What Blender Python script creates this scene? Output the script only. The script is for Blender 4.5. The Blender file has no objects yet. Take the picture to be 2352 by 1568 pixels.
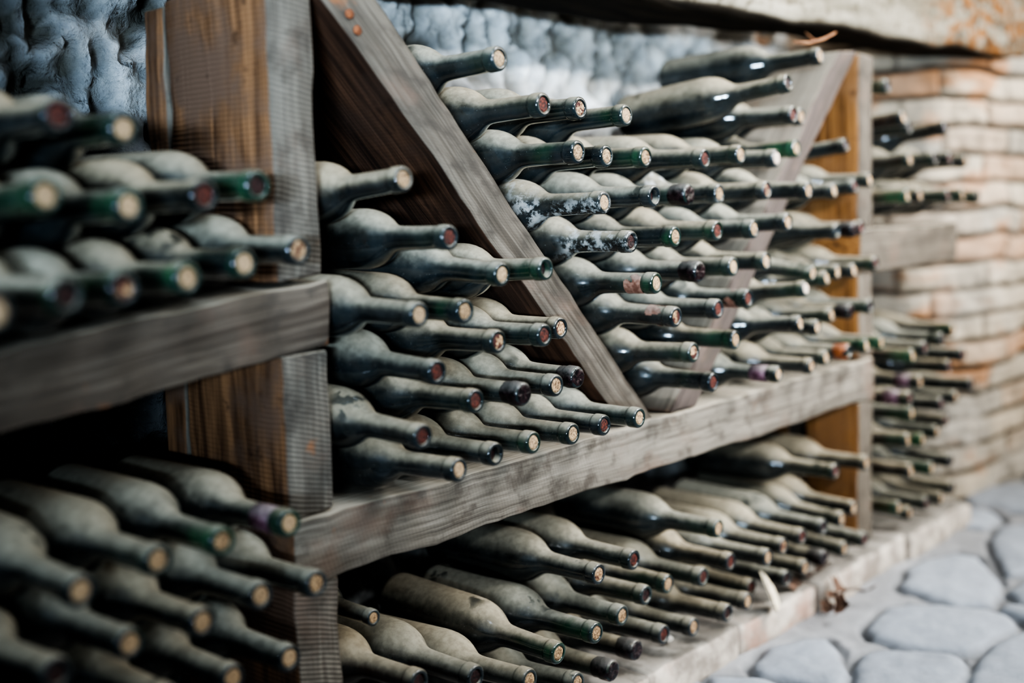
import bpy, bmesh, math, random
import numpy as np
from mathutils import Vector, Matrix, Quaternion, noise as mnoise

random.seed(7)
SC = bpy.context.scene
COL = SC.collection
ZF = 0.715           # floor level below the level the survey used

# ------------------------------------------------------------------ helpers
def mesh_obj(name, verts, faces, mat, parent=None, smooth=True):
    me = bpy.data.meshes.new(name)
    me.from_pydata([tuple(v) for v in verts], [], [tuple(f) for f in faces])
    if smooth:
        me.polygons.foreach_set('use_smooth', [True] * len(me.polygons))
    me.update()
    if mat: me.materials.append(mat)
    o = bpy.data.objects.new(name, me); COL.objects.link(o)
    if parent is not None: o.parent = parent
    return o

def empty(name, loc=(0, 0, 0)):
    o = bpy.data.objects.new(name, None); COL.objects.link(o)
    o.empty_display_size = .02; o.location = loc
    return o

def tag(o, label=None, cat=None, group=None, kind=None):
    if label: o['label'] = label
    if cat: o['category'] = cat
    if group: o['group'] = group
    if kind: o['kind'] = kind
    return o

# value noise, vectorised (for the wall and floor height fields)
def vnoise(x, y, seed=0):
    xi = np.floor(x).astype(np.int64); yi = np.floor(y).astype(np.int64)
    xf = x - xi; yf = y - yi
    def h(a, b):
        n = (a * 374761393 + b * 668265263 + seed * 974711) & 0x7fffffff
        n = ((n ^ (n >> 13)) * 1274126177) & 0x7fffffff
        return ((n ^ (n >> 16)) & 0xffff) / 65535.0
    u = xf * xf * (3 - 2 * xf); v = yf * yf * (3 - 2 * yf)
    return (h(xi, yi) * (1 - u) + h(xi + 1, yi) * u) * (1 - v) + (h(xi, yi + 1) * (1 - u) + h(xi + 1, yi + 1) * u) * v

def fbm(x, y, oct=4, seed=0, gain=.5):
    s = 0; a = 1; t = 0
    for k in range(oct):
        s = s + a * vnoise(x * 2 ** k + 17.3 * k, y * 2 ** k + 5.1 * k, seed + k); t += a; a *= gain
    return s / t

def grid_obj(name, P, mat, cols=None, flip=False):
    ny, nx = P.shape[:2]
    me = bpy.data.meshes.new(name)
    idx = np.arange(ny * nx).reshape(ny, nx)
    q = np.stack([idx[:-1, :-1], idx[:-1, 1:], idx[1:, 1:], idx[1:, :-1]], -1).reshape(-1, 4)
    if flip: q = q[:, ::-1]
    me.vertices.add(ny * nx); me.vertices.foreach_set('co', P.reshape(-1, 3).astype(np.float32).ravel())
    me.loops.add(q.size); me.loops.foreach_set('vertex_index', q.astype(np.int32).ravel())
    me.polygons.add(len(q)); me.polygons.foreach_set('loop_start', np.arange(0, q.size, 4, dtype=np.int32))
    me.polygons.foreach_set('use_smooth', np.ones(len(q), dtype=bool))
    me.update(calc_edges=True); me.validate()
    if cols is not None:
        a = me.attributes.new('tint', 'FLOAT_COLOR', 'POINT')
        c = np.concatenate([cols.reshape(-1, 3), np.ones((ny * nx, 1))], 1).astype(np.float32)
        a.data.foreach_set('color', c.ravel())
    me.materials.append(mat)
    o = bpy.data.objects.new(name, me); COL.objects.link(o)
    return o

# ------------------------------------------------------------------ node helpers
class NT:
    def __init__(s, name):
        s.m = bpy.data.materials.new(name); s.m.use_nodes = True
        s.t = s.m.node_tree; s.t.nodes.clear()
        s.out = s.n('ShaderNodeOutputMaterial'); s.b = s.n('ShaderNodeBsdfPrincipled')
        s.l(s.b.outputs[0], s.out.inputs[0])
    def n(s, typ, **kw):
        nd = s.t.nodes.new(typ)
        for k, v in kw.items(): setattr(nd, k, v)
        return nd
    def l(s, a, b): s.t.links.new(a, b)
    def setin(s, sock, v):
        if isinstance(v, bpy.types.NodeSocket): s.l(v, sock)
        elif isinstance(v, (tuple, list)) and len(v) == 3 and sock.type == 'RGBA': sock.default_value = (*v, 1)
        else: sock.default_value = v
    def math(s, op, a, b=None, c=None, clamp=False):
        nd = s.n('ShaderNodeMath', operation=op); nd.use_clamp = clamp
        s.setin(nd.inputs[0], a)
        if b is not None: s.setin(nd.inputs[1], b)
        if c is not None: s.setin(nd.inputs[2], c)
        return nd.outputs[0]
    def mix(s, f, a, b, blend='MIX'):
        nd = s.n('ShaderNodeMix', data_type='RGBA', blend_type=blend)
        s.setin(nd.inputs[0], f); s.setin(nd.inputs[6], a); s.setin(nd.inputs[7], b)
        return nd.outputs[2]
    def mixf(s, f, a, b):
        nd = s.n('ShaderNodeMix', data_type='FLOAT')
        s.setin(nd.inputs[0], f); s.setin(nd.inputs[2], a); s.setin(nd.inputs[3], b)
        return nd.outputs[0]
    def ramp(s, v, a, b, lo=0., hi=1., smooth=True):
        nd = s.n('ShaderNodeMapRange'); nd.interpolation_type = 'SMOOTHSTEP' if smooth else 'LINEAR'
        s.setin(nd.inputs[0], v)
        nd.inputs[1].default_value = a; nd.inputs[2].default_value = b
        nd.inputs[3].default_value = lo; nd.inputs[4].default_value = hi
        return nd.outputs[0]
    def noise(s, vec, scale, detail=4., rough=.55, dist=0.):
        nd = s.n('ShaderNodeTexNoise')
        if vec is not None: s.l(vec, nd.inputs['Vector'])
        nd.inputs['Scale'].default_value = scale; nd.inputs['Detail'].default_value = detail
        nd.inputs['Roughness'].default_value = rough; nd.inputs['Distortion'].default_value = dist
        return nd.outputs['Fac']
    def mapping(s, vec, scale=(1, 1, 1), loc=(0, 0, 0)):
        nd = s.n('ShaderNodeMapping'); s.l(vec, nd.inputs[0])
        s.setin(nd.inputs[1], loc); nd.inputs[3].default_value = scale
        return nd.outputs[0]
    def sep(s, v):
        nd = s.n('ShaderNodeSeparateXYZ'); s.l(v, nd.inputs[0]); return nd.outputs
    def bump(s, h, strength=.3, dist=.002):
        nd = s.n('ShaderNodeBump'); nd.inputs['Strength'].default_value = strength
        nd.inputs['Distance'].default_value = dist
        s.l(h, nd.inputs['Height']); s.l(nd.outputs[0], s.b.inputs['Normal'])
    def objvec(s):
        """object coordinates shifted by a random amount for every object"""
        tc = s.n('ShaderNodeTexCoord'); oi = s.n('ShaderNodeObjectInfo')
        r = s.math('MULTIPLY', oi.outputs['Random'], 37.)
        cmb = s.n('ShaderNodeCombineXYZ')
        for i in range(3): s.l(r, cmb.inputs[i])
        va = s.n('ShaderNodeVectorMath', operation='ADD')
        s.l(tc.outputs['Object'], va.inputs[0]); s.l(cmb.outputs[0], va.inputs[1])
        return va.outputs[0], tc, oi

# ------------------------------------------------------------------ materials
def mat_glass():
    k = NT('dusty_bottle_glass')
    v, tc, oi = k.objvec()
    geo = k.n('ShaderNodeNewGeometry')
    nz = k.sep(geo.outputs['Normal'])[2]
    oy = k.sep(tc.outputs['Object'])[1]
    colr = k.sep(oi.outputs['Color'])         # x green, y dust amount, z patchiness
    n1 = k.noise(v, 26, 5, .6); n2 = k.noise(v, 110, 4, .6); n3 = k.noise(v, 9, 3, .5)
    gmn = k.math('MULTIPLY', k.ramp(oy, -.27, -.20, 1., 0.), k.math('GREATER_THAN', colr[0], .9))
    # dust settled from above
    t = k.math('ADD', nz, k.math('MULTIPLY', k.math('SUBTRACT', n1, .5), .55))
    t = k.math('ADD', t, k.math('MULTIPLY', k.math('SUBTRACT', n3, .5), .55))
    t = k.math('ADD', t, k.math('MULTIPLY', k.math('SUBTRACT', n2, .5), .16))
    t = k.math('ADD', t, k.math('SUBTRACT', colr[1], .5))
    t = k.math('ADD', t, k.ramp(oy, -.17, -.215, 0., -.05))
    t = k.math('SUBTRACT', t, k.math('MULTIPLY', gmn, .22))
    dust = k.math('ADD', k.ramp(t, .06, .90), k.math('MULTIPLY', k.ramp(t, -.7, .2), .06))
    lip = k.ramp(oy, -.2945, -.2915, .40, 1.)
    dust = k.math('MULTIPLY', dust, lip, clamp=True)
    # clean wiped spots with crisp edges
    wipe = k.math('MULTIPLY', k.ramp(n3, .60, .66), k.ramp(k.noise(v, 55, 4, .6), .50, .56))
    dust = k.math('MULTIPLY', dust, k.math('SUBTRACT', 1., k.math('MULTIPLY', wipe, .75)))
    film = k.math('MULTIPLY', k.ramp(n1, .28, .74), .5)
    crust = k.math('MULTIPLY', k.ramp(k.noise(v, 75, 6, .72), .47, .60), k.ramp(colr[2], .8, .95))
    crust = k.math('MULTIPLY', crust, k.ramp(n3, .36, .56))
    # green shows near the neck end
    L = .295
    near = k.math('MULTIPLY', k.ramp(oy, -.30, -.215, 1., 0.), k.ramp(oy, -.2935, -.2875, .30, 1.))
    gm = k.math('MULTIPLY', k.math('MULTIPLY', near, colr[0]), k.ramp(n3, .35, .6))
    glass = k.mix(gm, (.004, .008, .009), (.022, .120, .044))
    filmc = k.mix(film, glass, (.036, .050, .058))
    dcol = k.mix(k.ramp(n2, .3, .7), (.245, .210, .155), (.335, .292, .218))
    base = k.mix(dust, filmc, dcol)
    tv = k.n('ShaderNodeMix', data_type='RGBA'); k.l(oi.outputs['Random'], tv.inputs[0])
    tv.inputs[6].default_value = (.84, .92, .98, 1); tv.inputs[7].default_value = (1.0, .965, .90, 1)
    dcol = k.mix(1., dcol, tv.outputs[2], 'MULTIPLY')
    base = k.mix(dust, filmc, dcol)
    speck = k.ramp(k.noise(v, 420, 2, .5), .70, .76)
    base = k.mix(k.math('MULTIPLY', speck, .3), base, (.40, .40, .37))
    base = k.mix(k.math('MULTIPLY', crust, .85), base, (.42, .42, .40))
    dust = k.math('MAXIMUM', dust, crust)
    k.l(base, k.b.inputs['Base Color'])
    r = k.mixf(dust, k.mixf(film, .09, .24), .92)
    k.l(r, k.b.inputs['Roughness'])
    k.b.inputs['Specular IOR Level'].default_value = .35
    k.l(k.math('MULTIPLY', k.math('SUBTRACT', 1., dust), .9), k.b.inputs['Coat Weight'])
    k.b.inputs['Coat Roughness'].default_value = .05
    k.bump(k.math('ADD', k.math('MULTIPLY', n2, dust), k.math('MULTIPLY', n1, .5)), .25, .0012)
    return k.m

def mat_cork():
    k = NT('cork'); v, tc, oi = k.objvec()
    n = k.noise(v, 420, 4, .6); n2 = k.noise(v, 130, 2)
    c = k.mix(k.ramp(n, .38, .62), (.080, .042, .020), (.43, .285, .155))
    c = k.mix(k.ramp(n2, .62, .72), c, (.10, .04, .02))
    k.l(k.mix(k.math('MULTIPLY', oi.outputs['Random'], .35), c, (.50, .36, .22)), k.b.inputs['Base Color'])
    k.b.inputs['Roughness'].default_value = .85; k.bump(n, .6, .001)
    return k.m

def mat_stained(name, a, b, rough=.6):
    k = NT(name); v, tc, oi = k.objvec()
    n = k.noise(v, 300, 4, .65)
    k.l(k.mix(k.ramp(n, .4, .66), a, b), k.b.inputs['Base Color'])
    k.b.inputs['Roughness'].default_value = rough; k.bump(n, .7, .0015)
    return k.m

def mat_half():
    k = NT('half_stained_cork'); v, tc, oi = k.objvec()
    n = k.noise(v, 350, 4, .6); n2 = k.noise(v, 75, 3, .6)
    c = k.mix(k.ramp(n, .38, .62), (.16, .085, .04), (.48, .32, .18))
    k.l(k.mix(k.ramp(n2, .47, .53), c, (.055, .012, .008)), k.b.inputs['Base Color'])
    k.b.inputs['Roughness'].default_value = .7; k.bump(n, .6, .001)
    return k.m

def mat_wax(name, a, b, dusty=.5, rough=.35):
    k = NT(name); v, tc, oi = k.objvec()
    geo = k.n('ShaderNodeNewGeometry'); nz = k.sep(geo.outputs['Normal'])[2]
    n = k.noise(v, 120, 5, .65)
    d = k.math('MULTIPLY', k.ramp(k.math('ADD', nz, k.math('SUBTRACT', n, .5)), 0., .8), dusty)
    c = k.mix(k.ramp(n, .4, .65), a, b)
    k.l(k.mix(d, c, (.27, .255, .22)), k.b.inputs['Base Color'])
    k.l(k.mixf(d, rough, .9), k.b.inputs['Roughness']); k.bump(n, .5, .002)
    return k.m

def mat_wood(name='weathered_timber', lo=(.070, .034, .018), hi=(.36, .19, .095), mid=(.17, .105, .072), g0=(.105, .090, .072), g1c=(.250, .222, .182), saw=.05):
    k = NT(name)
    at = k.n('ShaderNodeAttribute', attribute_name='grain'); v = at.outputs['Vector']
    geo = k.n('ShaderNodeNewGeometry'); nn = k.sep(geo.outputs['Normal'])
    g1 = k.noise(k.mapping(v, (3.2, 70, 70)), 1., 6, .65, 1.2)
    g2 = k.noise(k.mapping(v, (9, 260, 260)), 1., 4, .6)
    blot = k.noise(v, 9., 4, .6); blot2 = k.noise(v, 28., 4, .6)
    # front and top faces are grey with weather and dust, side faces keep their brown
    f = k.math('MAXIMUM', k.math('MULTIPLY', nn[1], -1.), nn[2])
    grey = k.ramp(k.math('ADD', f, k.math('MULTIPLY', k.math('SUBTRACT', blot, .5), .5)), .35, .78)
    gcol = k.mix(k.ramp(g1, .25, .75), g0, g1c)
    gcol = k.mix(k.math('MULTIPLY', k.ramp(blot2, .48, .72), .85), gcol, (.075, .062, .050))
    gcol = k.mix(k.math('MULTIPLY', k.ramp(g2, .50, .72), .6), gcol, (.065, .054, .044))
    gcol = k.mix(k.math('MULTIPLY', k.ramp(blot, .52, .72), .6), gcol, (.17, .115, .085))
    bcol = k.mix(k.ramp(g1, .30, .70), lo, hi)
    bcol = k.mix(k.ramp(blot, .42, .62), bcol, mid)
    bcol = k.mix(k.math('MULTIPLY', k.ramp(blot2, .60, .74), .7), bcol, (.035, .02, .015))
    under = k.ramp(nn[2], -.25, -.6)  # undersides darkened, their shade is put into the colour
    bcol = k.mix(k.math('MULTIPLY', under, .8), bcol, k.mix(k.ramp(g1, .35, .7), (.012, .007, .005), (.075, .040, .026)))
    sx = k.sep(v)
    cmb = k.n('ShaderNodeCombineXYZ'); k.l(k.math('ADD', sx[0], k.math('MULTIPLY', sx[1], .28)), cmb.inputs[0])
    k.l(k.math('MULTIPLY', sx[1], .5), cmb.inputs[1]); k.l(k.math('MULTIPLY', sx[2], .5), cmb.inputs[2])
    wv = k.n('ShaderNodeTexWave', wave_type='BANDS', bands_direction='X')
    k.l(cmb.outputs[0], wv.inputs['Vector'])
    wv.inputs['Scale'].default_value = 58; wv.inputs['Distortion'].default_value = 2.2; wv.inputs['Detail'].default_value = 2
    wv.inputs['Detail Scale'].default_value = .6
    gcol = k.mix(k.math('MULTIPLY', k.math('SUBTRACT', 1., wv.outputs['Fac']), saw * 1.3), gcol, (.07, .06, .05))
    c = k.mix(grey, bcol, gcol)
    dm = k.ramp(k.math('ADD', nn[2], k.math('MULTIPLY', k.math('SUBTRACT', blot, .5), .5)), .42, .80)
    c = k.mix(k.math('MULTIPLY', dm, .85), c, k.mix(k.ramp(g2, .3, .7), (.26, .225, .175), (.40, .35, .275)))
    rust = k.ramp(k.noise(v, 17., 3, .5), .70, .78)
    c = k.mix(k.math('MULTIPLY', rust, .55), c, (.30, .12, .045))
    k.l(c, k.b.inputs['Base Color']); k.b.inputs['Roughness'].default_value = .85
    k.b.inputs['Specular IOR Level'].default_value = .25
    h = k.math('ADD', k.math('MULTIPLY', g1, .7), k.math('MULTIPLY', g2, .35))
    h = k.math('ADD', h, k.math('MULTIPLY', wv.outputs['Fac'], saw))
    k.bump(h, .55, .004)
    return k.m

def mat_beam():
    k = NT('old_beam_timber')
    at = k.n('ShaderNodeAttribute', attribute_name='grain'); v = at.outputs['Vector']
    geo = k.n('ShaderNodeNewGeometry'); nn = k.sep(geo.outputs['Normal'])
    g1 = k.noise(k.mapping(v, (4, 30, 30)), 1., 6, .65, 1.0); b = k.noise(v, 13., 5, .65); b2 = k.noise(v, 45., 4, .6)
    c = k.mix(k.ramp(g1, .3, .7), (.16, .14, .10), (.36, .325, .255))
    c = k.mix(k.ramp(b2, .50, .68), c, (.12, .098, .066))
    x = k.sep(v)[0]
    rz = k.math('MULTIPLY', k.ramp(x, 2.30, 2.62), k.ramp(k.noise(k.mapping(v, (14, 26, 26)), 1.8, 3, .6), .46, .56))
    c = k.mix(k.math('MULTIPLY', rz, .9), c, (.26, .105, .022))
    c = k.mix(k.math('MULTIPLY', k.ramp(x, 2.30, 2.62), k.math('MULTIPLY', k.ramp(k.noise(v, 30, 3, .6), .52, .60), .7)), c, (.055, .04, .028))
    under = k.ramp(nn[2], -.3, -.7)  # shade of the beam's underside is painted into its colour
    ushade = k.mix(k.ramp(g1, .3, .7), (.010, .008, .006), (.040, .030, .020))
    k.l(k.mix(under, c, ushade), k.b.inputs['Base Color']); k.b.inputs['Roughness'].default_value = .9
    k.b.inputs['Specular IOR Level'].default_value = .2
    k.bump(k.math('ADD', g1, k.math('MULTIPLY', b, .6)), .7, .006)
    return k.m

def mat_plaster():
    k = NT('rough_whitewashed_plaster')
    tc = k.n('ShaderNodeTexCoord'); v = tc.outputs['Object']
    at = k.n('ShaderNodeAttribute', attribute_name='tint')
    n = k.noise(v, 30, 6, .65); n2 = k.noise(v, 110, 4, .6)
    lift = k.mix(1., at.outputs['Color'], (1.35, 1.32, 1.27), 'MULTIPLY')
    c = k.mix(k.ramp(n, .40, .65), at.outputs['Color'], lift)
    c = k.mix(k.math('MULTIPLY', k.ramp(n2, .58, .75), .5), c, (.10, .095, .08))
    k.l(c, k.b.inputs['Base Color']); k.b.inputs['Roughness'].default_value = .8
    k.b.inputs['Specular IOR Level'].default_value = .15
    k.bump(k.math('ADD', n, k.math('MULTIPLY', n2, .4)), .9, .012)
    return k.m

def mat_tinted(name, scale=40, rough=.88, bs=.6, bd=.005, var=.30):
    k = NT(name)
    tc = k.n('ShaderNodeTexCoord'); v = tc.outputs['Object']
    at = k.n('ShaderNodeAttribute', attribute_name='tint')
    n = k.noise(v, scale, 6, .6); n2 = k.noise(v, scale * 5, 3, .6)
    m = k.math('MULTIPLY_ADD', n, var * 2, 1 - var)
    m = k.math('MULTIPLY', m, k.math('MULTIPLY_ADD', n2, .3, .85))
    hs = k.n('ShaderNodeMix', data_type='RGBA', blend_type='MULTIPLY'); hs.inputs[0].default_value = 1.
    k.l(at.outputs['Color'], hs.inputs[6]); k.l(m, hs.inputs[7])
    k.l(hs.outputs[2], k.b.inputs['Base Color']); k.b.inputs['Roughness'].default_value = rough
    k.b.inputs['Specular IOR Level'].default_value = .3
    k.bump(k.math('ADD', n, k.math('MULTIPLY', n2, .4)), bs, bd)
    return k.m

def mat_plain(name, a, b, scale=60, rough=.85):
    k = NT(name); v, tc, oi = k.objvec()
    n = k.noise(v, scale, 5, .6)
    k.l(k.mix(k.ramp(n, .35, .65), a, b), k.b.inputs['Base Color'])
    k.b.inputs['Roughness'].default_value = rough; k.bump(n, .4, .003)
    return k.m

def mat_ledge():
    k = NT('worn_ledge_stone'); v, tc, oi = k.objvec()
    geo = k.n('ShaderNodeNewGeometry'); nz = k.sep(geo.outputs['Normal'])[2]
    n = k.noise(v, 22, 6, .6); n2 = k.noise(v, 9, 3)
    c = k.mix(k.ramp(n, .35, .65), (.25, .215, .18), (.52, .46, .39))
    pk = k.math('MULTIPLY', k.ramp(n2, .5, .65), k.math('MULTIPLY', oi.outputs['Random'], .8))
    c = k.mix(pk, c, (.40, .25, .19))
    d = k.math('MULTIPLY', k.ramp(nz, .4, .9), .85)
    c = k.mix(d, c, k.mix(k.ramp(n, .4, .6), (.12, .108, .09), (.24, .22, .19)))
    k.l(c, k.b.inputs['Base Color']); k.b.inputs['Roughness'].default_value = .9
    k.bump(n, .6, .006)
    return k.m

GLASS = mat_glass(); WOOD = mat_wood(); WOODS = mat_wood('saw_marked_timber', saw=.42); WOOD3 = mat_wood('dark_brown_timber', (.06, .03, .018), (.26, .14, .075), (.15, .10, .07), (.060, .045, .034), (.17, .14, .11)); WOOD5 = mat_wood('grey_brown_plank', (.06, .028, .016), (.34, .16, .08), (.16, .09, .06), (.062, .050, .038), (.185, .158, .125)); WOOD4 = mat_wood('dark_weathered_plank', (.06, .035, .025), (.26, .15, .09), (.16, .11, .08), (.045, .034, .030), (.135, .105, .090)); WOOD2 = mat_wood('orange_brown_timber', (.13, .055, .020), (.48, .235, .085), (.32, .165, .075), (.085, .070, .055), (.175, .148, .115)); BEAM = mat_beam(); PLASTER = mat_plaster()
CORK = mat_cork(); HALF = mat_half()
REDC = mat_stained('wine_stained_cork', (.022, .006, .005), (.165, .038, .022))
DARKC = mat_stained('blackened_cork', (.010, .006, .006), (.060, .018, .016), .5)
PALEC = mat_stained('pale_crusted_cork', (.38, .27, .20), (.62, .54, .46), .9)
WAXD = mat_wax('dark_sealing_wax', (.006, .005, .006), (.030, .014, .016), .40, .26)
WAXO = mat_wax('orange_sealing_wax', (.30, .075, .020), (.50, .17, .06), .25, .5)
FOILP = mat_wax('purple_foil', (.085, .030, .050), (.22, .12, .15), .45, .4)
FOILR = mat_wax('reddish_paper_remains', (.20, .085, .055), (.38, .21, .15), .45, .9)
CRUST = mat_wax('pale_crust', (.20, .19, .16), (.55, .52, .45), .5, .95)
FOILK = mat_wax('black_foil', (.012, .016, .022), (.05, .055, .065), .6, .35)
LEDGE = mat_ledge()

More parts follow.
